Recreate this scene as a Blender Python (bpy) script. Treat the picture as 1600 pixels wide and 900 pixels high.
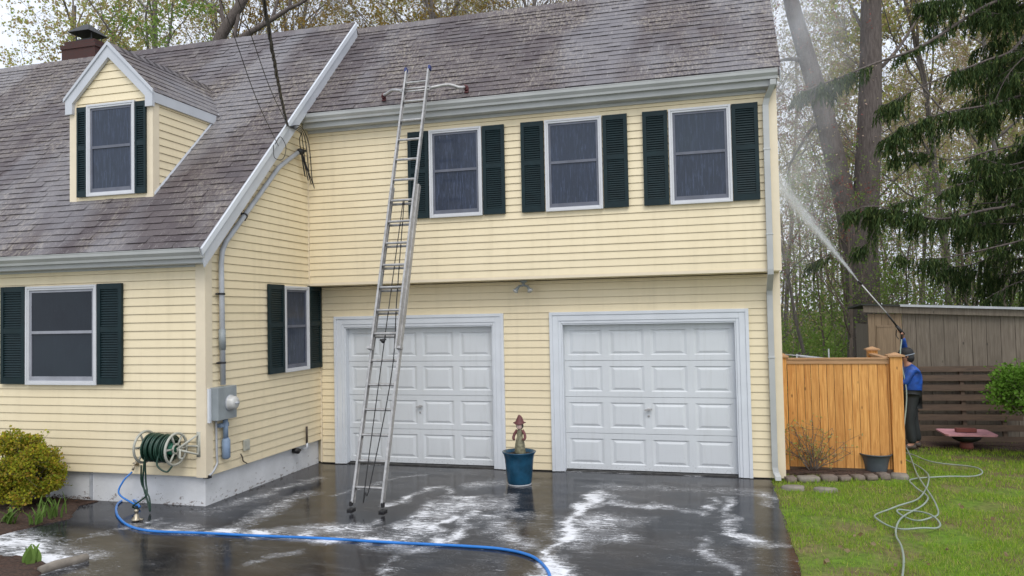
import bpy, math, random
from mathutils import Vector, Matrix, noise
SC = bpy.context.scene
for o in list(bpy.data.objects): bpy.data.objects.remove(o)
# ------------------------------------------------------------------ camera, sky, sun, exposure
CAM = Vector((5.9723, -10.612, 2.2548)); YAW, PITCH, ROLL, FPX = 0.2635, 0.0339, -0.0198, 1181.57
def cam_axes():
    cy, sy, cp, sp, cr, sr = math.cos(YAW), math.sin(YAW), math.cos(PITCH), math.sin(PITCH), math.cos(ROLL), math.sin(ROLL)
    f = Vector((-sy*cp, cy*cp, sp)); rt = Vector((cy, sy, 0)); up = rt.cross(f)
    return rt*cr+up*sr, -rt*sr+up*cr, f
RT, UP, FW = cam_axes()
cd = bpy.data.cameras.new('camera'); cam = bpy.data.objects.new('camera', cd); SC.collection.objects.link(cam)
cd.sensor_width = 36; cd.lens = 36*FPX/1600; cd.clip_end = 900; cd.clip_start = .05
m = Matrix((RT, UP, -FW)).transposed().to_4x4(); m.translation = CAM; cam.matrix_world = m
SC.camera = cam
SUN_EL, SUN_ROT = math.radians(52), math.radians(200)
W = bpy.data.worlds.new('World'); SC.world = W; W.use_nodes = True
nt = W.node_tree; nt.nodes.clear()
sky = nt.nodes.new('ShaderNodeTexSky'); sky.sky_type = 'NISHITA'; sky.sun_disc = False
sky.sun_elevation = SUN_EL; sky.sun_rotation = SUN_ROT; sky.dust_density = 4; sky.air_density = 1.2
tc = nt.nodes.new('ShaderNodeTexCoord'); nz = nt.nodes.new('ShaderNodeTexNoise'); nz.inputs['Scale'].default_value = 3.0; nz.inputs['Detail'].default_value = 5
rp = nt.nodes.new('ShaderNodeValToRGB'); rp.color_ramp.elements[0].position = .35; rp.color_ramp.elements[1].position = .7
rp.color_ramp.elements[0].color = (7.2, 7.9, 9.3, 1); rp.color_ramp.elements[1].color = (9.6, 9.8, 10.2, 1)
mx = nt.nodes.new('ShaderNodeMixRGB'); mx.inputs[0].default_value = .86
bg = nt.nodes.new('ShaderNodeBackground'); bg.inputs[1].default_value = 0.1; wo = nt.nodes.new('ShaderNodeOutputWorld')
for a, b in ((tc.outputs['Generated'], nz.inputs['Vector']), (nz.outputs['Fac'], rp.inputs[0]), (sky.outputs[0], mx.inputs[1]), (rp.outputs[0], mx.inputs[2]), (mx.outputs[0], bg.inputs[0]), (bg.outputs[0], wo.inputs[0])): nt.links.new(a, b)
sl = bpy.data.lights.new('sun', 'SUN'); sl.energy = 1.0; sl.angle = math.radians(32); sl.color = (1, .97, .92)
so = bpy.data.objects.new('sun', sl); SC.collection.objects.link(so)
sd = Vector((.34, -.70, .0)).normalized()*math.cos(SUN_EL) + Vector((0, 0, math.sin(SUN_EL)))
so.rotation_euler = sd.to_track_quat('Z', 'Y').to_euler(); so.location = (0, -10, 12)
sky.sun_rotation = math.atan2(sd.x, sd.y)
SC.view_settings.view_transform = 'Standard'; SC.view_settings.look = 'None'
SC.view_settings.exposure = 0.46; SC.view_settings.gamma = 1
SC.render.engine = 'CYCLES'
SC.cycles.max_bounces = 8; SC.cycles.transparent_max_bounces = 12; SC.cycles.volume_bounces = 3
try: SC.cycles.volume_step_rate = 2.0
except Exception: pass

def P(px, py, ax, val):
    """real point seen at a photo pixel on the world plane axis ax = val"""
    d = FW + RT*((px-800)/FPX) + UP*((450-py)/FPX); t = (val-CAM[ax])/d[ax]
    return CAM + d*t
# ------------------------------------------------------------------ materials
def srgb(r, g, b):
    f = lambda c: c/12.92 if c <= .04045 else ((c+.055)/1.055)**2.4
    return (f(r/255), f(g/255), f(b/255))
class N:
    def __init__(s, name):
        s.m = bpy.data.materials.new(name); s.m.use_nodes = True; s.t = s.m.node_tree
        s.b = s.t.nodes['Principled BSDF']; s.out = s.t.nodes['Material Output']
    def n(s, ty, **kw):
        x = s.t.nodes.new('ShaderNode'+ty)
        for k, v in kw.items():
            if k.startswith('i_'):
                k2 = k[2:]; k2 = int(k2) if k2.isdigit() else k2.replace('_', ' ')
                x.inputs[k2].default_value = v
            else: setattr(x, k, v)
        return x
    def l(s, a, b): s.t.links.new(a, b)
    def coord(s, scale=(1, 1, 1), rot=(0, 0, 0), kind='Object'):
        tc = s.n('TexCoord'); mp = s.n('Mapping'); mp.inputs['Scale'].default_value = scale; mp.inputs['Rotation'].default_value = rot
        s.l(tc.outputs[kind], mp.inputs[0]); return mp.outputs[0]
    def noise(s, vec, scale, detail=4, rough=.55, dist=0):
        x = s.n('TexNoise', i_Scale=scale, i_Detail=detail, i_Roughness=rough, i_Distortion=dist); s.l(vec, x.inputs['Vector']); return x.outputs['Fac']
    def ramp(s, fac, stops, interp='LINEAR'):
        r = s.n('ValToRGB'); e = r.color_ramp.elements; r.color_ramp.interpolation = interp
        while len(e) < len(stops): e.new(.5)
        for i, (p, c) in enumerate(stops):
            e[i].position = p; e[i].color = (c, c, c, 1) if isinstance(c, (int, float)) else (*c[:3], 1)
        s.l(fac, r.inputs[0]); return r.outputs[0]
    def mix(s, fac, a, b, mode='MIX'):
        x = s.n('MixRGB', blend_type=mode)
        for i, v in ((0, fac), (1, a), (2, b)):
            if hasattr(v, 'is_output'): s.l(v, x.inputs[i])
            elif i == 0: x.inputs[0].default_value = v
            else: x.inputs[i].default_value = (v, v, v, 1) if isinstance(v, (int, float)) else (*v[:3], 1)
        return x.outputs[0]
    def math(s, op, a, b=0.0, clamp=False):
        x = s.n('Math', operation=op, use_clamp=clamp)
        for i, v in ((0, a), (1, b)):
            if hasattr(v, 'is_output'): s.l(v, x.inputs[i])
            else: x.inputs[i].default_value = v
        return x.outputs[0]
    def island(s): return s.n('NewGeometry').outputs['Random Per Island']
    def set(s, **kw):
        for k, v in kw.items():
            inp = s.b.inputs[k.replace('_', ' ')]
            if hasattr(v, 'is_output'): s.l(v, inp)
            elif isinstance(v, tuple): inp.default_value = (*v[:3], 1)
            else: inp.default_value = v
        return s
    def bump(s, h, strength=.3, dist=.01):
        b = s.n('Bump'); b.inputs['Strength'].default_value = strength; b.inputs['Distance'].default_value = dist
        s.l(h, b.inputs['Height']); s.l(b.outputs[0], s.b.inputs['Normal']); return s

def m_plain(name, col, rough=.5, metal=0, var=.12, scale=6, spec=.5, bump=0):
    n = N(name); v = n.coord(); f = n.noise(v, scale, 5)
    c = n.mix(n.ramp(f, [(.35, 0.), (.68, 1.)]), tuple(x*(1-var) for x in col), tuple(min(1, x*(1+var)) for x in col))
    n.set(Base_Color=c, Roughness=rough, Metallic=metal, Specular_IOR_Level=spec)
    if bump: n.bump(n.noise(v, scale*8, 4), bump, .004)
    return n.m
def mat_siding(name, k=1.0):
    n = N(name); v = n.coord()
    f = n.noise(v, .9, 4); streak = n.noise(n.coord((7, 7, .5)), 1.2, 5); grain = n.noise(n.coord((4, 4, 60)), 3, 3)
    c = n.mix(n.ramp(f, [(.3, 0.), (.7, 1.)]), (.79*k, .675*k, .455*k), (.85*k, .735*k, .51*k))
    c = n.mix(n.math('MULTIPLY', n.ramp(streak, [(.50, 0.), (.72, 1.)]), .30), c, (.62, .53, .36))
    isl = n.island(); c = n.mix(n.math('MULTIPLY', isl, .22), c, (.70, .61, .42))
    n.set(Base_Color=c, Roughness=n.ramp(streak, [(.3, .42), (.7, .6)]), Specular_IOR_Level=.35)
    n.bump(grain, .12, .002); return n.m
def mat_shingle():
    n = N('asphalt_shingles'); v = n.coord()
    isl = n.island()
    c = n.ramp(isl, [(0, (.072, .056, .060)), (.3, (.090, .072, .075)), (.6, (.108, .089, .090)), (.85, (.080, .066, .070)), (1, (.128, .108, .106))])
    big = n.noise(n.coord((.55, .38, .38)), 1.0, 5, .62, .6)
    st = n.ramp(big, [(.44, 0.), (.58, 1.)])
    fine = n.noise(n.coord((16, 6, 6)), 2.2, 5, .7, .4)
    fm = n.ramp(fine, [(.46, 0.), (.62, 1.)])
    c = n.mix(n.math('MULTIPLY', st, n.math('MULTIPLY', fm, .62)), c, (.38, .335, .27))
    wet = n.noise(n.coord((.9, .35, .35)), .8, 4); c = n.mix(n.math('MULTIPLY', n.ramp(wet, [(.45, 0.), (.58, 1.)]), .42), c, (.27, .27, .29))  # large pale patches paint the wet roof's reflective sheen into the colour
    diag = n.noise(n.coord((9, 1.6, 1.6), (0, 0, .5)), 3, 4, .7); c = n.mix(n.math('MULTIPLY', n.ramp(diag, [(.60, 0.), (.68, 1.)]), .30), c, (.5, .48, .45))
    fl = n.n('TexVoronoi', i_Scale=26.0); n.l(v, fl.inputs['Vector']); c = n.mix(n.math('MULTIPLY', n.math('LESS_THAN', fl.outputs['Distance'], .13), n.ramp(n.noise(v, 1.7, 4, .6), [(.42, .1), (.6, .7)])), c, (.5, .48, .46))
    g = n.noise(v, 160, 2); c = n.mix(.35, c, n.mix(g, 0., 1.), 'OVERLAY')
    n.set(Base_Color=c, Roughness=.62, Specular_IOR_Level=.45).bump(n.noise(v, 90, 3), .5, .006); return n.m
def mat_pane(name, base=(.022, .029, .050), streak=.9, spec=.38):
    n = N(name); v = n.coord((1, 1, 1))
    s1 = n.noise(n.coord((26, 26, 2.2)), 2.0, 5, .7, .8); s2 = n.noise(n.coord((60, 60, 12)), 1.5, 4, .7)
    s = n.ramp(s1, [(.5, 0.), (.66, 1.)]); big = n.noise(v, 2.0, 3)
    c = n.mix(n.math('MULTIPLY', s, streak), base, tuple(x*3.2 for x in base)); oi = n.n('ObjectInfo'); c = n.mix(n.math('MULTIPLY', oi.outputs['Random'], .55), c, (.045, .062, .078))  # wet streaks, plus reflections painted in as blue-grey tint varying by pane
    c = n.mix(n.math('MULTIPLY', n.ramp(big, [(.4, 0.), (.65, 1.)]), .35), c, tuple(x*1.6 for x in base))
    n.set(Base_Color=c, Roughness=n.ramp(s2, [(.4, .06), (.7, .3)]), Specular_IOR_Level=spec).bump(s1, .25, .004); return n.m
def mat_aluminium():
    n = N('aluminium'); v = n.coord(); f = n.noise(v, 14, 5, .7)
    c = n.mix(n.ramp(f, [(.35, 0.), (.7, 1.)]), (.32, .315, .31), (.54, .53, .52))
    n.set(Base_Color=c, Metallic=.5, Roughness=n.ramp(f, [(.3, .34), (.7, .55)])); return n.m
def mat_concrete():
    n = N('painted_concrete'); v = n.coord(); f = n.noise(v, 2.2, 6, .65); sp = n.noise(n.coord((3, 3, 5)), 4.5, 6, .7)
    c = n.mix(n.ramp(f, [(.35, 0.), (.7, 1.)]), (.60, .61, .62), (.74, .75, .77))
    tcz = n.n('SeparateXYZ'); n.l(n.n('TexCoord').outputs['Object'], tcz.inputs[0])
    low = n.n('MapRange'); n.l(tcz.outputs[2], low.inputs[0])
    low.inputs[1].default_value = 0.0; low.inputs[2].default_value = .22; low.inputs[3].default_value = .13; low.inputs[4].default_value = 0.0
    d = n.ramp(n.math('ADD', sp, low.outputs[0]), [(.66, 0.), (.72, 1.)])
    c = n.mix(n.math('MULTIPLY', d, .8), c, (.16, .12, .10))
    n.set(Base_Color=c, Roughness=.7).bump(sp, .3, .01); return n.m
def mat_driveway():
    n = N('wet_asphalt_with_soap'); at = n.n('Attribute', attribute_name='foam'); foam = at.outputs['Fac']
    v = n.coord()
    st = n.coord((1.0, 3.6, 1), (0, 0, math.radians(52)))
    warp = n.noise(n.coord((.8, .8, 1)), 1.2, 4, .6)
    w1 = n.noise(st, 2.6, 7, .62, 2.6); w2 = n.noise(v, 38, 5, .75); w3 = n.noise(n.coord((.8, 3.0, 1), (0, 0, math.radians(40))), 6, 7, .66, 2.2)
    rad = n.noise(n.coord((1, 9, 1), (0, 0, math.radians(35))), 5.5, 6, .7, .9)
    nn = n.math('ADD', n.math('MULTIPLY', w1, .42), n.math('MULTIPLY', w3, .28)); nn = n.math('ADD', nn, n.math('MULTIPLY', w2, .16)); nn = n.math('ADD', nn, n.math('MULTIPLY', rad, .18))
    nm = n.n('MapRange', clamp=True); n.l(nn, nm.inputs[0]); nm.inputs[1].default_value = .41; nm.inputs[2].default_value = .64
    s = n.math('ADD', nm.outputs[0], n.math('MULTIPLY', foam, .62))
    mr = n.n('MapRange', clamp=True, interpolation_type='SMOOTHSTEP'); n.l(s, mr.inputs[0]); mr.inputs[1].default_value = .82; mr.inputs[2].default_value = 1.46
    film2 = n.math('MULTIPLY', n.ramp(foam, [(.18, 0.), (.8, .30)]), n.ramp(n.noise(st, 1.3, 5, .55, 1.8), [(.40, .15), (.62, 1.)]))
    mask = n.math('MAXIMUM', n.math('MULTIPLY', mr.outputs[0], .92), film2)
    rl_ = n.math('ABSOLUTE', n.math('SUBTRACT', n.noise(n.coord((1.0, 2.2, 1), (0, 0, math.radians(48))), 2.6, 5, .6, 2.2), .5))
    vein = n.math('MULTIPLY', n.ramp(rl_, [(.0, 1.), (.012, .5), (.03, 0.)]), n.math('MULTIPLY', n.ramp(foam, [(.12, 0.), (.45, .55)]), n.ramp(w2, [(.35, .2), (.6, 1.)])))
    grit = n.math('MULTIPLY', n.ramp(n.noise(v, 150, 2), [(.52, 0.), (.66, 1.)]), n.ramp(n.noise(st, 2.1, 5, .6, 1.0), [(.46, 0.), (.64, .07)]))
    mask = n.math('MAXIMUM', mask, n.math('MAXIMUM', vein, grit))
    vo = n.n('TexVoronoi', i_Scale=70.0); n.l(v, vo.inputs['Vector'])
    spk = n.math('MULTIPLY', n.math('LESS_THAN', vo.outputs['Distance'], .17), n.ramp(n.noise(v, 2.4, 4, .6), [(.5, 0.), (.62, .35)]))
    brown = n.ramp(n.noise(v, .55, 4, .6), [(.45, 0.), (.62, 1.)])
    base = n.mix(brown, (.010, .011, .015), (.026, .020, .016))
    base = n.mix(n.ramp(w2, [(.45, 0.), (.7, 1.)]), base, n.mix(.5, base, (.032, .032, .036)))
    film = n.ramp(n.noise(st, 1.6, 6, .65, .8), [(.48, 0.), (.68, .08)])
    base = n.mix(film, base, (.30, .30, .31))
    c = n.mix(n.math('MAXIMUM', mask, spk), base, (.84, .85, .88))
    rg = n.mix(mask, n.ramp(n.noise(v, 1.1, 5, .6), [(.40, .035), (.68, .17)]), .65)
    n.b.inputs['IOR'].default_value = 1.22
    n.set(Base_Color=c, Roughness=rg, Specular_IOR_Level=.5)
    n.bump(n.math('ADD', n.math('MULTIPLY', w2, .35), n.math('MULTIPLY', mask, 1.0)), .14, .010); return n.m
def mat_door(name, col):
    n = N(name); v = n.coord(); f = n.noise(v, 1.2, 5); st = n.noise(n.coord((9, 9, .8)), 1.6, 5, .65)
    c = n.mix(n.ramp(f, [(.35, 0.), (.68, 1.)]), tuple(x*.96 for x in col), tuple(x*1.04 for x in col))
    c = n.mix(n.ramp(st, [(.52, 0.), (.75, .22)]), c, (.40, .41, .39))
    xyz = n.n('SeparateXYZ'); n.l(n.n('TexCoord').outputs['Object'], xyz.inputs[0]); lo = n.n('MapRange', clamp=True); n.l(xyz.outputs[2], lo.inputs[0])
    lo.inputs[1].default_value = 0.0; lo.inputs[2].default_value = .35; lo.inputs[3].default_value = .13; lo.inputs[4].default_value = 0.0
    d = n.ramp(n.math('ADD', n.noise(v, 34, 5, .75), lo.outputs[0]), [(.66, 0.), (.72, 1.)]); c = n.mix(n.math('MULTIPLY', d, .3), c, (.16, .15, .13))
    n.set(Base_Color=c, Roughness=.42).bump(n.noise(n.coord((2, 2, 30)), 6, 3), .06, .002); return n.m
def mat_ground():
    n = N('lawn_soil'); v = n.coord(); f = n.noise(v, 1.3, 6, .65); f2 = n.noise(v, 14, 5, .7); d = n.noise(v, .45, 3)
    c = n.mix(n.ramp(f, [(.4, 0.), (.62, 1.)]), (.14, .235, .03), (.21, .175, .08))
    c = n.mix(n.ramp(f2, [(.4, 0.), (.7, .7)]), c, (.05, .065, .02))
    bare = n.noise(n.coord((.8, 1.5, 1)), 1.1, 5, .62)
    c = n.mix(n.ramp(bare, [(.54, 0.), (.62, .85)]), c, (.15, .105, .065))
    # forest floor behind the yard
    xyz = n.n('SeparateXYZ'); n.l(n.n('TexCoord').outputs['Object'], xyz.inputs[0])
    far = n.n('MapRange', clamp=True); n.l(n.math('ADD', xyz.outputs[1], n.math('MULTIPLY', f, 2.0)), far.inputs[0]); far.inputs[1].default_value = 3.1; far.inputs[2].default_value = 3.8
    c = n.mix(far.outputs[0], c, n.mix(n.ramp(d, [(.45, 0.), (.6, 1.)]), (.06, .05, .038), (.075, .11, .03)))
    n.set(Base_Color=c, Roughness=.9, Specular_IOR_Level=.1).bump(f2, .6, .03); return n.m
def mat_leaf(name, cols, trans=.45):
    n = N(name); isl = n.island(); k = len(cols)
    c = n.ramp(isl, [(i/(k-1), c) for i, c in enumerate(cols)])
    n.set(Base_Color=c, Roughness=.75, Specular_IOR_Level=.12)
    tr = n.n('BsdfTranslucent'); n.l(c, tr.inputs[0]); ms = n.n('MixShader'); ms.inputs[0].default_value = trans
    n.l(n.b.outputs[0], ms.inputs[1]); n.l(tr.outputs[0], ms.inputs[2]); n.l(ms.outputs[0], n.out.inputs[0]); return n.m
def mat_bark(name, a, b):
    n = N(name); f = n.noise(n.coord((6, 6, .9)), 4, 6, .7, .5); f2 = n.noise(n.coord(), 1.5, 4)
    c = n.mix(n.ramp(f, [(.38, 0.), (.62, 1.)]), a, b); c = n.mix(n.math('MULTIPLY', f2, .3), c, tuple(x*1.4 for x in b))
    n.set(Base_Color=c, Roughness=.9).bump(f, .9, .03); return n.m
def mat_wood(name, a, b, knots=True, vert=True):
    n = N(name); sc = (18, 18, 1.1) if vert else (1.1, 18, 18)
    isl = n.island(); f = n.noise(n.coord(sc), 2.4, 6, .65, .6)
    c = n.mix(n.ramp(f, [(.35, 0.), (.66, 1.)]), a, b); c = n.mix(n.math('MULTIPLY', isl, .35), c, tuple(x*.72 for x in a))
    if knots:
        vo = n.n('TexVoronoi', i_Scale=3.2); n.l(n.coord((2.2, 2.2, 1) if vert else (1, 2, 2)), vo.inputs['Vector'])
        c = n.mix(n.ramp(vo.outputs['Distance'], [(.05, .85), (.11, 0.)]), c, tuple(x*.28 for x in a))
    n.set(Base_Color=c, Roughness=.62).bump(f, .3, .006); return n.m
def mat_brick():
    n = N('chimney_brick'); b = n.n('TexBrick', i_Scale=9.0); n.l(n.coord((1, 1, 1), (math.pi/2, 0, 0)), b.inputs[0])
    b.inputs['Color1'].default_value = (.07, .02, .016, 1); b.inputs['Color2'].default_value = (.055, .022, .02, 1); b.inputs['Mortar'].default_value = (.05, .035, .03, 1)
    b.inputs['Mortar Size'].default_value = .03
    n.set(Base_Color=b.outputs[0], Roughness=.85); return n.m
def mat_volume(name, dens, axis_from=None, noise_scale=3, kind='puff', color=(.95, .97, 1)):
    n = N(name); n.t.nodes.remove(n.b)
    pv = n.n('VolumePrincipled'); pv.inputs['Color'].default_value = (*color, 1); pv.inputs['Anisotropy'].default_value = .2
    n.l(pv.outputs[0], n.out.inputs['Volume'])
    tc = n.n('TexCoord')
    if kind == 'puff':
        ln = n.n('VectorMath', operation='LENGTH'); n.l(tc.outputs['Object'], ln.inputs[0])
        fall = n.math('SUBTRACT', 1.0, ln.outputs['Value'], True)
        nz = n.noise(n.coord((1, 1, 2.2)), noise_scale, 5, .6)
        d = n.math('MULTIPLY', n.math('MULTIPLY', fall, n.ramp(nz, [(.38, .1), (.66, 1.)])), dens)
    else:
        xyz = n.n('SeparateXYZ'); n.l(tc.outputs['Object'], xyz.inputs[0])
        z = n.math('MAXIMUM', xyz.outputs[2], .02)
        r = n.math('SQRT', n.math('ADD', n.math('MULTIPLY', xyz.outputs[0], xyz.outputs[0]), n.math('MULTIPLY', xyz.outputs[1], xyz.outputs[1])))
        rel = n.math('SUBTRACT', n.ramp(n.noise(n.coord((12, 12, 1.6)), 2.0, 5, .75), [(.3, .35), (.7, 1.15)]), n.math('DIVIDE', r, n.math('ADD', n.math('MULTIPLY', z, .085), .012)), True)
        nz = n.noise(n.coord((7, 7, 1.2)), 2.2, 4, .65)
        d = n.math('MULTIPLY', n.math('MULTIPLY', rel, n.ramp(nz, [(.34, .10), (.62, 1.)])), n.math('DIVIDE', dens, n.math('ADD', z, .12)))
    n.l(d, pv.inputs['Density']); return n.m

M = dict(
 siding=mat_siding('cream_vinyl_siding'), post=m_plain('cream_vinyl_post', (.76, .66, .49), .5, var=.03), soffit_c=m_plain('cream_soffit', (.74, .64, .42), .6, var=.04),
 white=m_plain('white_paint', (.66, .69, .73), .4, var=.04, scale=3), trim=m_plain('white_aluminium_trim', (.52, .54, .575), .38, var=.05, scale=2.5),
 gutter=m_plain('aluminium_gutter', (.44, .45, .44), .35, var=.07, scale=3), door=mat_door('white_steel_door', (.64, .665, .685)),
 vinyl=m_plain('white_vinyl_window', (.60, .61, .63), .4, var=.03), sash=m_plain('grey_window_screen_frame', (.30, .31, .35), .5, var=.1), screen=m_plain('dim_screened_sash', (.125, .135, .17), .55, var=.15),
 shutter=m_plain('dark_green_shutter', (.007, .021, .025), .5, var=.15, scale=9, spec=.26), shingle=mat_shingle(),
 pane=mat_pane('wet_window_glass'), pane_dark=mat_pane('dark_window_glass', (.010, .011, .016), .2, .2), alu=mat_aluminium(), concrete=mat_concrete(),
 drive=mat_driveway(), ground=mat_ground(), brick=mat_brick(), black=m_plain('black_metal', (.015, .015, .016), .5), rubber=m_plain('black_rubber', (.02, .02, .022), .6),
 grey_pvc=m_plain('grey_conduit', (.42, .44, .47), .5, var=.1), blue_pvc=m_plain('blue_grey_conduit', (.22, .30, .42), .5, var=.1), meter=m_plain('grey_meter_box', (.27, .30, .31), .45, var=.1),
 blue_hose=m_plain('blue_hose', (.02, .18, .56), .25, var=.12, scale=3), green_hose=m_plain('dark_green_hose', (.012, .045, .028), .35), lawn_hose=m_plain('grey_green_hose', (.27, .32, .27), .45, var=.1),
 reel=m_plain('beige_plastic', (.42, .42, .36), .5, var=.1), reel_green=m_plain('green_plastic', (.03, .22, .13), .45),
 brass=m_plain('worn_brass', (.38, .33, .25), .35, .8), fence=mat_wood('cedar_boards', (.50, .20, .04), (.84, .44, .13)), cedar_cap=mat_wood('cedar_cap', (.42, .23, .11), (.55, .33, .17), False, False),
 shedwood=mat_wood('weathered_grey_boards', (.115, .092, .068), (.22, .185, .145)), sheddoor=mat_wood('tan_shed_boards', (.20, .14, .085), (.31, .225, .14), False), slat=mat_wood('wet_brown_slats', (.060, .036, .022), (.13, .082, .05), False, False),
 roofing=m_plain('black_roofing_felt', (.03, .035, .03), .8), pot_blue=m_plain('glazed_blue_pot', (.012, .065, .12), .22, var=.3, scale=7), pot_grey=m_plain('grey_plastic_pot', (.075, .09, .10), .5, var=.1),
 soil=m_plain('potting_soil', (.035, .022, .015), .9, var=.4, scale=30, bump=.8), mulch=m_plain('dark_mulch', (.055, .030, .020), .9, var=.5, scale=40, bump=.9),
 stone=m_plain('edging_stone', (.17, .135, .11), .85, var=.3, scale=9, bump=.7), flat=m_plain('flat_stone', (.23, .205, .17), .85, var=.2, scale=9, bump=.7), kerb=m_plain('kerb_concrete', (.20, .175, .145), .85, var=.25, scale=9, bump=.6),
 hat=m_plain('figurine_red_brown', (.14, .045, .045), .6, var=.3, scale=20), robe=m_plain('figurine_green_brown', (.20, .19, .12), .6, var=.5, scale=26), face=m_plain('figurine_face', (.70, .50, .44), .6),
 skin=m_plain('skin', (.42, .22, .15), .5), jacket=m_plain('blue_jacket', (.012, .075, .36), .5, var=.45, scale=9, bump=.8), trousers=m_plain('dark_trousers', (.018, .022, .024), .7, var=.2, bump=.3), cap=m_plain('black_cap', (.012, .012, .014), .7), capgrey=m_plain('grey_strap', (.22, .25, .29), .6), shoe=m_plain('brown_boots', (.05, .035, .025), .6),
 pink=m_plain('pink_glaze', (.60, .30, .33), .4, var=.15), redbrick=m_plain('red_clay', (.19, .055, .042), .7, var=.2), lampglass=m_plain('floodlight_glass', (.5, .5, .48), .2),
 bark=mat_bark('grey_brown_bark', (.09, .078, .070), (.21, .185, .17)), bark2=mat_bark('dark_bark', (.060, .048, .042), (.145, .120, .108)), twig=mat_bark('twig_bark', (.10, .078, .062), (.20, .16, .13)),
 leaf_yg=mat_leaf('yellow_green_leaves', [(.46, .48, .13), (.52, .45, .20), (.34, .44, .10), (.54, .41, .22), (.42, .31, .17)]),
 leaf_g=mat_leaf('fresh_green_leaves', [(.20, .34, .07), (.27, .38, .09), (.15, .26, .05), (.32, .38, .12)]),
 leaf_o=mat_leaf('orange_buds', [(.36, .25, .06), (.30, .19, .05), (.26, .23, .06)]), leaf_r=mat_leaf('red_buds', [(.34, .13, .11), (.27, .10, .09), (.30, .20, .13)]),
 leaf_b=mat_leaf('pinkish_buds', [(.56, .45, .33), (.60, .44, .36), (.46, .46, .22), (.40, .32, .24)]),
 needle=mat_leaf('spruce_needles', [(.045, .082, .030), (.080, .125, .040), (.032, .060, .025), (.16, .20, .06)], .35),
 bush=mat_leaf('golden_bush_leaves', [(.52, .46, .04), (.40, .42, .04), (.20, .28, .03), (.50, .32, .06), (.28, .34, .04)]), shrub=mat_leaf('bright_shrub_leaves', [(.12, .26, .03), (.20, .36, .06), (.08, .18, .02)]),
 iris=mat_leaf('iris_leaves', [(.13, .22, .05), (.18, .28, .07), (.09, .16, .03)]), grass=mat_leaf('grass_blades', [(.18, .36, .022), (.27, .43, .035), (.38, .45, .07), (.13, .28, .02), (.52, .45, .17)], .3),
 dry=mat_leaf('dry_leaf', [(.25, .17, .09), (.35, .27, .17)]), droplet=m_plain('water_droplets', (.85, .88, .92), .1, var=.02),
 wire=m_plain('black_cable', (.012, .012, .013), .5))
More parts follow.
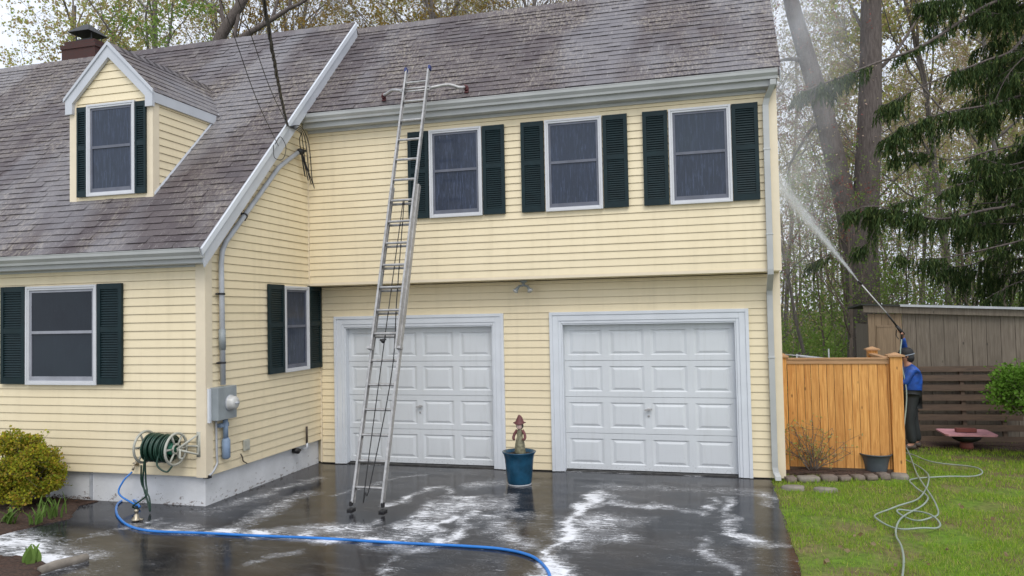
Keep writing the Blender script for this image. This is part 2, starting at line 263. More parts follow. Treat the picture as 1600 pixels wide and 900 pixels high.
# ------------------------------------------------------------------ mesh builder
class MB:
    def __init__(s): s.v = []; s.f = []
    def quad(s, *p):
        i = len(s.v); s.v += [tuple(q) for q in p]; s.f.append(tuple(range(i, i+len(p)))); return s
    def grid(s, rows, closed=False, cap=False):
        i0 = len(s.v); nr = len(rows); nc = len(rows[0])
        for r in rows: s.v += [tuple(p) for p in r]
        for a in range(nr-1):
            for b in range(nc if closed else nc-1):
                c = (b+1) % nc; s.f.append((i0+a*nc+b, i0+a*nc+c, i0+(a+1)*nc+c, i0+(a+1)*nc+b))
        if cap:
            s.f.append(tuple(i0+b for b in reversed(range(nc)))); s.f.append(tuple(i0+(nr-1)*nc+b for b in range(nc)))
        return s
    def box(s, lo, hi, bev=0.0):
        x0, y0, z0 = lo; x1, y1, z1 = hi; i = len(s.v)
        if bev:
            b = bev
            rows = []
            for z, k in ((z0, b), (z0+b, 0), (z1-b, 0), (z1, b)):
                rows.append([(x0+k+b*(k == 0)*1, y0+k, z), (x1-k-b*(k == 0), y0+k, z), (x1-k, y0+k+b*(k == 0), z), (x1-k, y1-k-b*(k == 0), z), (x1-k-b*(k == 0), y1-k, z), (x0+k+b*(k == 0), y1-k, z), (x0+k, y1-k-b*(k == 0), z), (x0+k, y0+k+b*(k == 0), z)])
            return s.grid(rows, True, True)
        s.v += [(x, y, z) for z in (z0, z1) for y in (y0, y1) for x in (x0, x1)]
        s.f += [tuple(i+k for k in f) for f in ((0, 2, 3, 1), (4, 5, 7, 6), (0, 1, 5, 4), (2, 6, 7, 3), (0, 4, 6, 2), (1, 3, 7, 5))]; return s
    def obox(s, c, ax, ay, az, sx, sy, sz):
        """oriented box, centre c, unit axes and full sizes"""
        c = Vector(c); ax = Vector(ax).normalized()*sx/2; ay = Vector(ay).normalized()*sy/2; az = Vector(az).normalized()*sz/2; i = len(s.v)
        s.v += [tuple(c+ax*x+ay*y+az*z) for z in (-1, 1) for y in (-1, 1) for x in (-1, 1)]
        s.f += [tuple(i+k for k in f) for f in ((0, 2, 3, 1), (4, 5, 7, 6), (0, 1, 5, 4), (2, 6, 7, 3), (0, 4, 6, 2), (1, 3, 7, 5))]; return s
    def tube(s, pts, r, n=8, cap=True, flat=1.0):
        pts = [Vector(p) for p in pts]; k = len(pts); rr = r if isinstance(r, (list, tuple)) else [r]*k
        t0 = (pts[1]-pts[0]).normalized(); u = t0.orthogonal().normalized(); rows = []
        for i, p in enumerate(pts):
            t = (pts[min(i+1, k-1)]-pts[max(i-1, 0)]);
            if t.length < 1e-9: t = t0
            t = t.normalized(); u = (u-t*u.dot(t));
            u = u.normalized() if u.length > 1e-6 else t.orthogonal().normalized(); w = t.cross(u)
            rows.append([tuple(p+(u*math.cos(2*math.pi*j/n)+w*math.sin(2*math.pi*j/n)*flat)*rr[i]) for j in range(n)])
        return s.grid(rows, True, cap)
    def lathe(s, prof, c=(0, 0, 0), n=24, cap=False, axis=None):
        """profile of (radius, height) turned about a vertical axis (or about `axis`)"""
        c = Vector(c); az = Vector(axis).normalized() if axis else Vector((0, 0, 1)); ux = az.orthogonal().normalized(); uy = az.cross(ux)
        rows = [[tuple(c+az*h+(ux*math.cos(2*math.pi*j/n)+uy*math.sin(2*math.pi*j/n))*max(r, 1e-4)) for j in range(n)] for r, h in prof]
        return s.grid(rows, True, cap)
    def ball(s, c, r, n=10, sc=(1, 1, 1), wob=0, rng=None):
        rows = []
        for i in range(n//2+1):
            a = math.pi*i/(n//2); rows.append([tuple((c[0]+r*sc[0]*math.sin(a)*math.cos(2*math.pi*j/n)*(1+(rng.uniform(-wob, wob) if wob else 0)), c[1]+r*sc[1]*math.sin(a)*math.sin(2*math.pi*j/n)*(1+(rng.uniform(-wob, wob) if wob else 0)), c[2]+r*sc[2]*math.cos(a))) for j in range(n)])
        return s.grid(rows, True)
ORG = {}
def obj(name, mb, mat, parent=None, smooth=False, base=None, label=None, bevel=0):
    """ONE mesh object; coordinates in mb are world; base = where a top-level thing stands"""
    org = Vector(ORG[parent]) if parent is not None else Vector(base or (0, 0, 0))
    me = bpy.data.meshes.new(name); me.from_pydata([tuple(Vector(v)-org) for v in mb.v], [], mb.f); me.update()
    mats = mat if isinstance(mat, list) else [mat]
    for q in mats: me.materials.append(q)
    if smooth: me.polygons.foreach_set('use_smooth', [True]*len(me.polygons))
    o = bpy.data.objects.new(name, me); SC.collection.objects.link(o)
    if parent is not None: o.parent = parent
    else: o.location = org
    if bevel:
        b = o.modifiers.new('bevel', 'BEVEL'); b.width = bevel; b.segments = 2; b.limit_method = 'ANGLE'
    ORG[o] = org
    if label: o['label'] = label
    return o
def thing(name, label, cat, loc=(0, 0, 0), group=None):
    o = bpy.data.objects.new(name, None); SC.collection.objects.link(o); o.location = loc; o.empty_display_size = .1
    ORG[o] = Vector(loc); return tag(o, label, cat, group)
def tag(o, label=None, cat=None, group=None, kind=None):
    if label: o['label'] = label
    if cat: o['category'] = cat
    if group: o['group'] = group
    if kind: o['kind'] = kind
    return o
def struct(name, mb, mat, smooth=False, label=None):
    o = obj(name, mb, mat, None, smooth); o['kind'] = 'structure'
    if label: o['label'] = label
    return o
def dup(root, loc, rz=0, sc=1, label=None, group=None):
    r = root.copy(); SC.collection.objects.link(r); r.location = loc; r.rotation_euler = (0, 0, rz); r.scale = (sc, sc, sc)
    if label: r['label'] = label
    if group: r['group'] = group
    for ch in list(root.children):
        c = ch.copy(); SC.collection.objects.link(c); c.parent = r
        for g in ch.children:
            d = g.copy(); SC.collection.objects.link(d); d.parent = c
    return r
def smooth_path(pts, per=8):
    pts = [Vector(p) for p in pts]; out = []
    ext = [pts[0]*2-pts[1]]+pts+[pts[-1]*2-pts[-2]]
    for i in range(1, len(ext)-2):
        a, b, c, d = ext[i-1], ext[i], ext[i+1], ext[i+2]
        for k in range(per):
            t = k/per; out.append(.5*((2*b)+(c-a)*t+(2*a-5*b+4*c-d)*t*t+(3*b-a-3*c+d)*t**3))
    out.append(pts[-1]); return out
RNG = random.Random(7)

# ================================================================== GROUND, DRIVEWAY
g = MB(); rows = []
for j in range(0, 90):
    yy = -14+j*.5 if j < 60 else 16+(j-60)**2*.55+0.5*(j-60)
    rows.append([(x, yy, -.02+(noise.noise(Vector((x*.7, yy*.7, 0)))*.012 if yy < 4 else noise.noise(Vector((x*.12, yy*.12, 3)))*.35*min(1, (yy-4)/8))) for x in [-260, -160, -100, -60, -40]+[-25+i*.8 for i in range(76)]+[40, 60, 100, 160, 260]])
struct('ground', g.grid(rows), M['ground'], True)
# foam strokes on the asphalt: (photo pixels on the ground, half width in m, strength)
def G(px, py, z=0.0): return P(px, py, 2, z)
STROKES = [([(0, 842), (50, 855), (95, 880)], .17, 1.5), ([(0, 835), (70, 808)], .07, .9), ([(110, 866), (60, 885)], .05, 1.2),
 ([(240, 824), (330, 830), (430, 836), (520, 842), (600, 846)], .10, 1.15), ([(440, 830), (560, 825), (660, 835)], .13, .85), ([(330, 800), (420, 768), (500, 748)], .10, .55), ([(395, 780), (450, 762)], .05, .9),
 ([(520, 775), (600, 752), (680, 738)], .05, .5), ([(380, 820), (430, 792), (480, 772)], .10, .8), ([(620, 850), (660, 812), (720, 788), (755, 790)], .17, 1.0), ([(655, 810), (700, 782), (745, 780)], .10, 1.25), ([(690, 848), (675, 822), (720, 808)], .06, 1.3), ([(745, 800), (720, 830), (705, 846)], .06, 1.1), ([(610, 790), (650, 772), (680, 762)], .045, 1.1),
 ([(690, 764), (705, 772)], .05, .9), ([(740, 760), (790, 752), (830, 760)], .12, .6), ([(770, 810), (800, 840), (820, 855)], .10, .75), ([(800, 775), (790, 800), (850, 810)], .10, .7), ([(760, 835), (785, 815)], .07, .85),
 ([(880, 895), (862, 872), (880, 840), (895, 808), (935, 780)], .065, 1.5), ([(890, 835), (930, 812), (975, 815)], .18, .95), ([(890, 850), (930, 840), (970, 838)], .15, .8), ([(905, 790), (940, 770), (965, 788)], .06, 1.2),
 ([(930, 786), (985, 790), (1040, 792), (1100, 803)], .055, 1.05), ([(1100, 800), (1112, 780)], .03, .9), ([(1140, 778), (1130, 800), (1148, 812), (1130, 825), (1155, 842)], .05, 1.05), ([(1155, 838), (1195, 852)], .08, 1.1), ([(1100, 842), (1112, 865), (1120, 885)], .05, .75),
 ([(1108, 860), (1125, 880), (1145, 900)], .04, .85), ([(880, 737), (1000, 740), (1150, 744)], .035, .85), ([(560, 726), (600, 728)], .03, .9), ([(920, 760), (1100, 765), (1190, 770)], .12, .45), ([(1195, 770), (1205, 790)], .08, .6),
 ([(380, 880), (470, 860)], .05, .5), ([(560, 842), (580, 830), (592, 812)], .03, .9), ([(860, 900), (850, 930), (820, 980)], .12, 1.4), ([(600, 900), (620, 870)], .03, .7), ([(640, 862), (670, 858)], .06, .75), ([(150, 835), (230, 815)], .06, .6), ([(60, 848), (160, 838)], .05, .5)]
ST = [([G(*p) for p in s[0]], s[1], s[2]) for s in STROKES]
def foam_at(x, y):
    f = .06+.30*noise.noise(Vector((x*.9, y*.9, 7)))
    for pts, w, k in ST:
        if not (min(p.x for p in pts)-3*w < x < max(p.x for p in pts)+3*w and min(p.y for p in pts)-3*w < y < max(p.y for p in pts)+3*w): continue
        d2 = 1e9
        for a, b in zip(pts, pts[1:]):
            dx, dy = b.x-a.x, b.y-a.y; t = max(0, min(1, ((x-a.x)*dx+(y-a.y)*dy)/(dx*dx+dy*dy+1e-9)))
            d2 = min(d2, (x-a.x-dx*t)**2+(y-a.y-dy*t)**2)
        f = max(f, k*math.exp(-d2/(w*w)*.42))
    return f
d = MB(); xs = [-4+.045*i for i in range(237)]; ys = [-9+.045*i for i in range(202)]
rows = []
for y in ys:
    ex = 6.61+.035*noise.noise(Vector((0, y*2.3, 0)))+.022*noise.noise(Vector((5, y*11, 0)))
    rows.append([(min(x, ex) if y < -.0 or x < 6.6 else x, y, .004+.006*noise.noise(Vector((x*.8, y*.8, 1)))) for x in xs])
d.grid(rows); d.v = [v for v in d.v]
dr = struct('driveway', d, M['drive'], True)
at = dr.data.attributes.new('foam', 'FLOAT', 'POINT'); at.data.foreach_set('value', [foam_at(v[0]+.13*noise.noise(Vector((v[0]*2.6, v[1]*2.6, 0)))+.08*noise.noise(Vector((v[0]*8, v[1]*8, 0))), v[1]+.13*noise.noise(Vector((v[0]*2.6, v[1]*2.6, 4)))+.08*noise.noise(Vector((v[0]*8, v[1]*8, 4))))*(.72+.75*noise.noise(Vector((v[0]*3.5, v[1]*3.5, 9)))+.25) for v in d.v])
# asphalt edge thickness along the lawn
# ================================================================== HOUSE
XR, L0, OV = 6.775, -2.752, -.324
SL = 1.03
zl = lambda y: 6.18+SL*y            # left roof plane
zr = lambda y: 5.908+SL*y           # right roof plane
YRL, YRR = 1.05, 1.30
house = thing('house', 'cream yellow house with dormer, dark green shutters and two white garage doors', 'house', (0, 0, 0))
SRG = random.Random(91)
def siding(mb, org, u, nrm, z0, z1, rng, step=.1035, lap=.014):
    """lapped courses; rng(z) -> list of (a,b) intervals along u"""
    org = Vector(org); u = Vector(u); nrm = Vector(nrm); z = z0; k = 0
    while z < z1-1e-4:
        zt = min(z+step, z1); za = z+.002; zb = zt-.002
        segs = []
        for (a0, b0), (a1, b1) in zip(rng(za), rng(zb)):
            if b0-a0 < .01 and b1-a1 < .01: continue
            if b0-a0 > 2.2 and abs(a0-a1) < .3:
                cuts = [a0]; cx_ = a0+SRG.uniform(.6, 3.2)
                while cx_ < b0-.5: cuts.append(cx_); cx_ += SRG.uniform(2.6, 3.7)
                cuts.append(b0)
                for q_, (c0_, c1_) in enumerate(zip(cuts, cuts[1:])): segs.append((c0_, c1_, a1 if q_ == 0 else c0_, b1 if c1_ == b0 else c1_, lap+(.0022 if q_ % 2 else 0)))
            else: segs.append((a0, b0, a1, b1, lap))
        lap0 = lap
        for a0, b0, a1, b1, lap in segs:
            Pp = lambda a, zz, d: org+u*a+nrm*d+Vector((0, 0, zz))
            i = len(mb.v)
            mb.v += [tuple(q) for q in (Pp(a0, z, -.02), Pp(b0, z, -.02), Pp(b0, z, lap), Pp(a0, z, lap), Pp(b0, z+.010, lap), Pp(a0, z+.010, lap), Pp(b1, zt-.005, .004), Pp(a1, zt-.005, .004), Pp(b1, zt-.005, -.02), Pp(a1, zt-.005, -.02), Pp(b1, zt, -.02), Pp(a1, zt, -.02))]
            mb.f += [(i, i+1, i+2, i+3), (i+3, i+2, i+4, i+5), (i+5, i+4, i+6, i+7), (i+7, i+6, i+8, i+9), (i+9, i+8, i+10, i+11), (i+1, i+8, i+6, i+4, i+2)]
        lap = lap0; z = zt
    return mb
# --- left wing front wall
ZS = .372
wall = obj('front_wall', siding(MB(), (0, L0, 0), (1, 0, 0), (0, -1, 0), ZS, 2.98, lambda z: [(-9.5, -.11)]).quad((-9.5, L0+.03, ZS), (-.03, L0+.03, ZS), (-.03, L0+.03, 3.1), (-9.5, L0+.03, 3.1)), M['siding'], house)
# --- side wall of the left wing (faces right)
yr = lambda z: (z-6.12)/SL
sw = siding(MB(), (0, 0, 0), (0, 1, 0), (1, 0, 0), ZS, 5.62, lambda z: [(max(L0+.11, yr(z)) if z > 3 else L0+.11, -.02 if z < 2.73 else OV-.02)])
sw.quad((-.03, L0+.03, ZS), (-.03, 0, ZS), (-.03, 0, 2.75), (-.03, OV, 2.75), (-.03, OV, zl(OV)-.1), (-.03, L0+.03, zl(L0)-.1))
obj('side_wall', sw, M['siding'], house)
# --- garage wall
D1, D2, DW, DH = .258, 3.661, 2.72, 2.262
def gar(z):
    if z < DH: return [(.03, D1), (D1+DW, D2), (D2+DW, XR-.09)]
    return [(.03, XR-.09)]
def garf(mb):
    z = ZS-.37
    for a, b, z0, z1 in ((.03, D1, .02, DH), (D1+DW, D2, .02, DH), (D2+DW, XR-.09, .02, DH), (.03, XR-.09, DH, 2.72)):
        siding(mb, (0, 0, 0), (1, 0, 0), (0, -1, 0), z0, z1, lambda z, a=a, b=b: [(a, b)], .1025)
        mb.quad((a-.1 if a < .1 else a, .03, z0), (b, .03, z0), (b, .03, z1), (a-.1 if a < .1 else a, .03, z1))
    return mb
obj('garage_wall', garf(MB()), M['siding'], house)
uw = siding(MB(), (0, OV, 0), (1, 0, 0), (0, -1, 0), 2.775, 5.06, lambda z: [(.025, XR-.1)], .1015)
uw.quad((0, OV+.03, 2.75), (XR-.03, OV+.03, 2.75), (XR-.03, OV+.03, 5.2), (0, OV+.03, 5.2)); obj('upper_wall', uw, M['siding'], house)
# right end wall, behind walls
ew = siding(MB(), (XR, 0, 0), (0, 1, 0), (1, 0, 0), .02, 7.1, lambda z: [(.09 if z < 2.73 else (OV+.09 if z < 5.3 else max(OV+.09, (z-5.86)/SL)), 2.9 if z < 5.3 else 2.6-(z-5.86)/SL)], .1025)
ew.quad((XR-.03, .03, 0), (XR-.03, 2.95, 0), (XR-.03, 2.95, zr(-.35)), (XR-.03, 1.3, 7.15), (XR-.03, OV+.03, zr(OV)-.05), (XR-.03, OV+.03, 2.75), (XR-.03, .03, 2.75)); obj('end_wall', ew, M['siding'], house)
bk = MB(); bk.quad((-9.5, 4.8, 0), (0, 4.8, 0), (0, 4.8, 3.0), (-9.5, 4.8, 3.0)).quad((0, 2.95, 0), (XR, 2.95, 0), (XR, 2.95, 5.5), (0, 2.95, 5.5)).quad((-9.5, L0, .37), (-9.5, 4.8, .37), (-9.5, 4.8, 3.1), (-9.5, 1.05, 7.2), (-9.5, L0, 3.1)).quad((0, 0, 0), (0, 4.8, 0), (0, 4.8, 3.1), (0, 1.05, 7.2), (0, 0, 6))
obj('back_wall', bk, M['siding'], house)
# corner posts
cp = MB(); cp.box((-.115, L0-.02, ZS-.01), (.016, L0-.0, 3.0)).box((.0005, L0-.019, ZS-.01), (.02, L0+.11, 3.05)); obj('corner_post', cp, M['post'], house)
cp = MB(); cp.box((XR-.1, -.02, .02), (XR+.018, .0, 2.74)).box((XR+.001, -.0195, .02), (XR+.018, .09, 2.74)); obj('corner_post', cp, M['post'], house)
cp = MB(); cp.box((XR-.105, OV-.024, 2.742), (XR+.02, OV, 5.12)).box((XR+.001, OV-.0235, 2.742), (XR+.0195, OV+.09, 5.25)); obj('corner_post', cp, M['post'], house)
cp = MB(); cp.box((.0, -.026, .02), (.028, -.001, 2.735)); obj('inner_corner_post', cp, M['post'], house)
cp = MB(); cp.box((.0, OV-.026, 2.742), (.024, OV-.001, 5.1)); obj('inner_corner_post', cp, M['post'], house)
# overhang soffit + starter edge
sf = MB(); sf.box((.001, OV+.001, 2.728), (XR-.003, -.001, 2.742)); obj('overhang_soffit', sf, M['soffit_c'], house)
sf = MB(); sf.box((.026, OV-.022, 2.735), (XR-.107, OV-.001, 2.776)); obj('starter_strip', sf, M['post'], house)
# foundation
f = MB(); f.box((-9.4, -2.70, -.3), (-.05, -2.3, ZS)); f.box((-.25, -2.6999, -.3), (-.049, .0, ZS-.002)); fo = obj('foundation', f, M['concrete'], house, bevel=.008)
f = MB(); f.box((-1.735, -2.722, 0), (-1.70, -2.70, ZS-.01)); obj('foundation_pipe', f, M['grey_pvc'], fo)
f = MB(); f.box((.0, .03, -.3), (XR-.02, .15, .02)); obj('garage_sill', f, m_plain('dark_gap_concrete', (.06, .058, .055), .4, var=.4, scale=14), house)  # sill coloured dark to stand for the shaded gap line below the doors
# --- roofs: every tab is its own little slab
def shingles(mb, x0, x1, y0, y1, zf, sgn=1, rng=random.Random(3), xlim=None, ex=.128):
    n = Vector((0, -SL, 1)).normalized() if sgn > 0 else Vector((0, SL, 1)).normalized()
    s = Vector((0, 1, SL)).normalized() if sgn > 0 else Vector((0, -1, SL)).normalized()
    Ls = (y1-y0)*math.sqrt(1+SL*SL); base = Vector((0, y0, zf(y0))) if sgn > 0 else Vector((0, y0, zf(y0)))
    k = 0; t = 0
    while t < Ls-.001:
        t1 = min(t+ex, Ls); x = x0-rng.uniform(0, .3)
        wave = .0
        while x < x1:
            w = rng.uniform(.10, .30); a, b = max(x, x0), min(x+w, x1); x += w
            if b-a < .004: continue
            if xlim:
                r = xlim(t, a, b)
                if r is None: continue
                a, b = r
            lift = rng.choice((.006, .008, .011, .014, .016))+rng.uniform(0, .002); dt = rng.uniform(-.003, .003)
            tt = t+dt-(.0 if lift < .012 else .005)
            q = lambda xx, ss, h: base+Vector((xx, 0, 0))+s*ss+n*h
            i = len(mb.v); sl0 = .03; u_ = max(.003, lift-.004)
            mb.v += [tuple(p) for p in (q(a, tt+sl0, .0), q(b, tt+sl0, .0), q(b, tt+sl0, u_), q(a, tt+sl0, u_), q(b, tt, u_), q(a, tt, u_), q(b, tt, lift), q(a, tt, lift), q(b, t1+.028, .0), q(a, t1+.028, .0))]
            mb.f += [(i, i+1, i+2, i+3), (i+3, i+2, i+4, i+5), (i+5, i+4, i+6, i+7), (i+7, i+6, i+8, i+9)]
        t = t1
    return mb
r = MB(); YE = -2.98
shingles(r, -9.7, .13, YE, YRL, zl)
r.box((-9.7, YRL-.01, zl(YRL)-.03), (.13, YRL+.01, zl(YRL)+.004))
# solid deck under the tabs, and the rear slope
def deck(mb, x0, x1, ya, ym, yb, zf, th=.09):
    za, zm, zb = zf(ya), zf(ym), zf(ya); e = .004
    rows = [[(x, ya, zf(ya)-e), (x, ym, zm-e), (x, yb, zf(ym)-(yb-ym)*SL), (x, yb, zf(ym)-(yb-ym)*SL-th), (x, ym, zm-th*1.4), (x, ya, zf(ya)-th)] for x in (x0, x1)]
    return mb.grid(rows, True, True)
deck(r, -9.7, .125, YE, YRL, 5.08, zl)
RL = obj('roof', r, M['shingle'], house, label='lower left gabled roof of brown grey shingles with dormer')
rc = MB(); x = -9.7
while x < .1:
    w = min(.28, .13-x)
    for sg in (-1, 1): rc.quad((x, YRL+sg*.13, zl(YRL)-.13*SL+.028), (x+w, YRL+sg*.13, zl(YRL)-.13*SL+.017), (x+w, YRL, zl(YRL)+.027), (x, YRL, zl(YRL)+.038))
    x += w*.8
obj('ridge_cap', rc, M['shingle'], RL)
r = MB(); YE2 = -.58
shingles(r, .10, 6.845, YE2, YRR, zr, rng=random.Random(11))
deck(r, .10, 6.825, YE2, YRR, 3.2, zr)
RR = obj('roof', r, M['shingle'], house, label='taller right roof of brown grey shingles above the garage')
rc = MB(); x = .0
while x < 6.82:
    w = min(.28, 6.83-x)
    for sg in (-1, 1): rc.quad((x, YRR+sg*.13, zr(YRR)-.13*SL+.028), (x+w, YRR+sg*.13, zr(YRR)-.13*SL+.017), (x+w, YRR, zr(YRR)+.027), (x, YRR, zr(YRR)+.038))
    x += w*.8
obj('ridge_cap', rc, M['shingle'], RR)
# rake boards
def rake(x0, x1, ya, yb, zf, w, top=.012):
    mb = MB(); rows = []
    for y in (ya, yb):
        rows.append([(x0, y, zf(y)+top), (x1, y, zf(y)+top), (x1, y+.5*w*.7, zf(y)-w*1.02), (x0, y+.5*w*.7, zf(y)-w*1.02)])
    return mb.grid(rows, True, True)
rb = rake(.13, .152, YE-.03, YRL, zl, .20); obj('rake_board', rb, M['trim'], house, bevel=.003)
rb = rake(.153, .168, YE-.035, YRL+.005, zl, .055, .018); obj('rake_trim', rb, M['white'], house)
rb = rake(.001, .129, YE+.05, YRL, lambda y: zl(y)-.125, .05, 0); obj('rake_soffit', rb, M['trim'], house)
rb = rake(6.826, 6.838, YE2-.02, YRR, lambda y: zr(y)-.025, .13, 0); obj('rake_board', rb, M['trim'], house)
rb = rake(XR-.0, 6.824, YE2+.05, YRR, lambda y: zr(y)-.115, .03, 0); obj('rake_soffit', rb, M['trim'], house)
# gutters: K profile swept along x
def gutter(x0, x1, yb, zt, h=.11, w=.11):
    mb = MB(); prof = [(0, -.01), (0, -h), (-w*.55, -h), (-w*.62, -h*.72), (-w*.92, -h*.38), (-w*.96, -h*.1), (-w, -.0), (-w, .006), (-w*.9, .006), (-w*.86, -h*.1), (-w*.8, -h*.4), (-w*.5, -h*.8), (-.012, -h+.012), (-.012, -.01)]
    mb.grid([[(x, yb+p[0], zt+p[1]) for p in prof] for x in (x0, x1)], True, True); return mb
obj('gutter', gutter(-9.6, .155, YE+.03, 3.095), M['gutter'], house)
gt = gutter(.04, 6.80, YE2+.07, 5.283); gg = obj('gutter', gt, M['gutter'], house)
fb = MB(); fb.box((-9.5, YE+.032, 2.93), (.128, YE+.05, 3.06)).box((-9.5, YE+.051, 2.925), (.0, L0-.003, 2.945)).box((-9.5, L0-.03, 2.90), (-.117, L0-.002, 2.924)); obj('fascia', fb, M['gutter'], house)
fb = MB(); fb.box((.03, YE2+.072, 5.10), (6.80, YE2+.09, 5.24)).box((.03, YE2+.0905, 5.095), (6.79, OV-.003, 5.115)).box((.03, OV-.04, 5.055), (XR-.108, OV-.002, 5.094)); obj('fascia', fb, M['gutter'], house)
# downspout
dx = 6.655
ds = MB()
def rect_tube(mb, pts, w=.075, dd=.055):
    rows = []
    for p in pts:
        x, y, z, dy, dz = p; rows.append([(x-w/2, y-dd/2*dy, z-dd/2*dz), (x+w/2, y-dd/2*dy, z-dd/2*dz), (x+w/2, y+dd/2*dy, z+dd/2*dz), (x-w/2, y+dd/2*dy, z+dd/2*dz)])
    return mb.grid(rows, True, True)
rect_tube(ds, [(dx+.09, YE2+.02, 5.16, 1, .0), (dx+.085, YE2+.03, 5.10, 1, .2), (dx+.02, OV-.08, 4.97, 1, .3), (dx, OV-.06, 4.88, 1, 0), (dx, OV-.06, 2.76, 1, 0), (dx, OV-.05, 2.70, 1, .3), (dx, -.07, 2.50, 1, .3), (dx, -.055, 2.43, 1, 0), (dx, -.055, .17, 1, 0), (dx+.01, -.08, .10, .7, .7), (dx+.03, -.17, .045, .2, 1)])
for z in (4.3, 3.2): ds.box((dx-.045, OV-.092, z), (dx+.045, OV-.02, z+.02))
for z in (1.6,): ds.box((dx-.045, -.09, z), (dx+.045, -.0, z+.02))
obj('downspout', ds, M['gutter'], house, bevel=.004)
# --- garage doors
def garage_door(x0, extra):
    FW_ = .205; xo0, xo1, zt = x0+FW_, x0+DW-FW_+.0, 2.125
    # stepped casing
    fr = MB()
    for a, b, yy0, yy1 in ((0, .045, -.052, .0), (.045, .125, -.040, .0), (.125, .165, -.030, .0)):
        for p, q in (((x0+a, yy0, .01), (x0+b, yy1, DH-a)), ((x0+DW-b, yy0, .01), (x0+DW-a, yy1, DH-a)), ((x0+b, yy0, DH-b), (x0+DW-b, yy1, DH-a))): fr.box(p, q)
    fr.box((x0+.165, -.02, .01), (x0+.185, .12, DH-.165)).box((x0+DW-.185, -.02, .01), (x0+DW-.165, .12, DH-.165)).box((x0+.185, -.02, DH-.185), (x0+DW-.185, .12, DH-.165))
    fr_o = obj('door_casing', fr, M['white'], house, bevel=.004)
    xi0, xi1, zi1 = x0+.186, x0+DW-.186, DH-.186; yb = .085; zb = .03
    mb = MB(); ns = 4; hs = (zi1-zb)/ns; wc = (xi1-xi0)/4
    for s in range(ns):
        a = zb+s*hs+.003; b = zb+(s+1)*hs-.003
        mb.quad((xi0, yb, b), (xi1, yb, b), (xi1, yb+.03, b+.004), (xi0, yb+.03, b+.004)); mb.quad((xi0, yb+.03, a-.004), (xi1, yb+.03, a-.004), (xi1, yb, a), (xi0, yb, a))
        for cidx in range(4):
            u0 = xi0+cidx*wc; u1 = u0+wc; rings = []
            for inx, inz, dy in ((0, 0, 0), (.045, .075, 0), (.078, .090, .012), (.086, .098, .012), (.125, .125, .001), (.13, .13, .0)):
                rings.append([(u0+inx, yb+dy, a+inz), (u1-inx, yb+dy, a+inz), (u1-inx, yb+dy, b-inz), (u0+inx, yb+dy, b-inz)])
            mb.grid(rings, True); mb.quad(*rings[-1])
    mb.box((xi0, yb+.031, zb-.02), (xi1, yb+.05, zi1))
    gd = obj('garage_door', mb, M['door'], house, label=extra)
    sl_ = MB(); sl_.box((xi0, yb-.004, .006), (xi1, yb+.03, zb-.001)); obj('weather_strip', sl_, M['rubber'], gd)
    h = MB(); hx = xi0+2*wc-.0; h.lathe([(.022, 0), (.022, .012), (.01, .016), (.01, .04)], (hx, yb, .885), 12, True, axis=(0, -1, 0)); h.obox((hx, yb-.045, .885), (1, 0, .12), (0, 1, 0), (0, 0, 1), .105, .016, .024)
    obj('handle', h, M['alu'], gd); k = MB(); k.lathe([(.016, 0), (.016, .01), (.009, .012)], (hx, yb, .795), 12, True, axis=(0, -1, 0)); obj('keyhole', k, M['alu'], gd)
garage_door(D1, 'left white panelled garage door behind the ladder'); garage_door(D2, 'right white panelled garage door beside the fence')
# --- windows and shutters
def win(o, u, n, w, h, glass='pane', deep=0):
    """window frame with its lower-left corner at o, u along the wall, n outwards"""
    o = Vector(o); u = Vector(u); n = Vector(n); z = Vector((0, 0, 1))
    def bx(mb, a0, a1, z0, z1, d0, d1): mb.obox(o+u*(a0+a1)/2+z*(z0+z1)/2+n*(d0+d1)/2, u, n, z, a1-a0, d1-d0, z1-z0)
    fr = MB(); t = .045
    for k, (tt, d1) in enumerate(((0, .052), (.028, .043))):
        e = .028 if k == 0 else .024
        bx(fr, tt, tt+e, tt, h-tt, 0, d1); bx(fr, w-tt-e, w-tt, tt, h-tt, 0, d1); bx(fr, tt+e, w-tt-e, tt, tt+e, 0, d1); bx(fr, tt+e, w-tt-e, h-tt-e, h-tt, 0, d1)
    f_ = obj('window', fr, M['vinyl'], house, bevel=.003); i0 = .052; mid = h*.53
    s = MB()
    bx(s, i0, i0+.03, i0, h-i0, .001, .028); bx(s, w-i0-.03, w-i0, i0, h-i0, .001, .028); bx(s, i0+.03, w-i0-.03, i0, i0+.055, .001, .028); bx(s, i0+.03, w-i0-.03, h-i0-.03, h-i0, .001, .028); bx(s, i0+.03, w-i0-.03, mid-.018, mid+.018, .001, .032)
    obj('sash', s, M['sash' if glass == 'pane_dark' else 'screen'], f_)
    for a, b in ((i0+.055, mid-.018), (mid+.018, h-i0-.03)):
        p = MB(); bx(p, i0+.03, w-i0-.03, a, b, .004, .016 if a < mid-.1 else .020); obj('pane', p, M[glass], f_)
    return f_
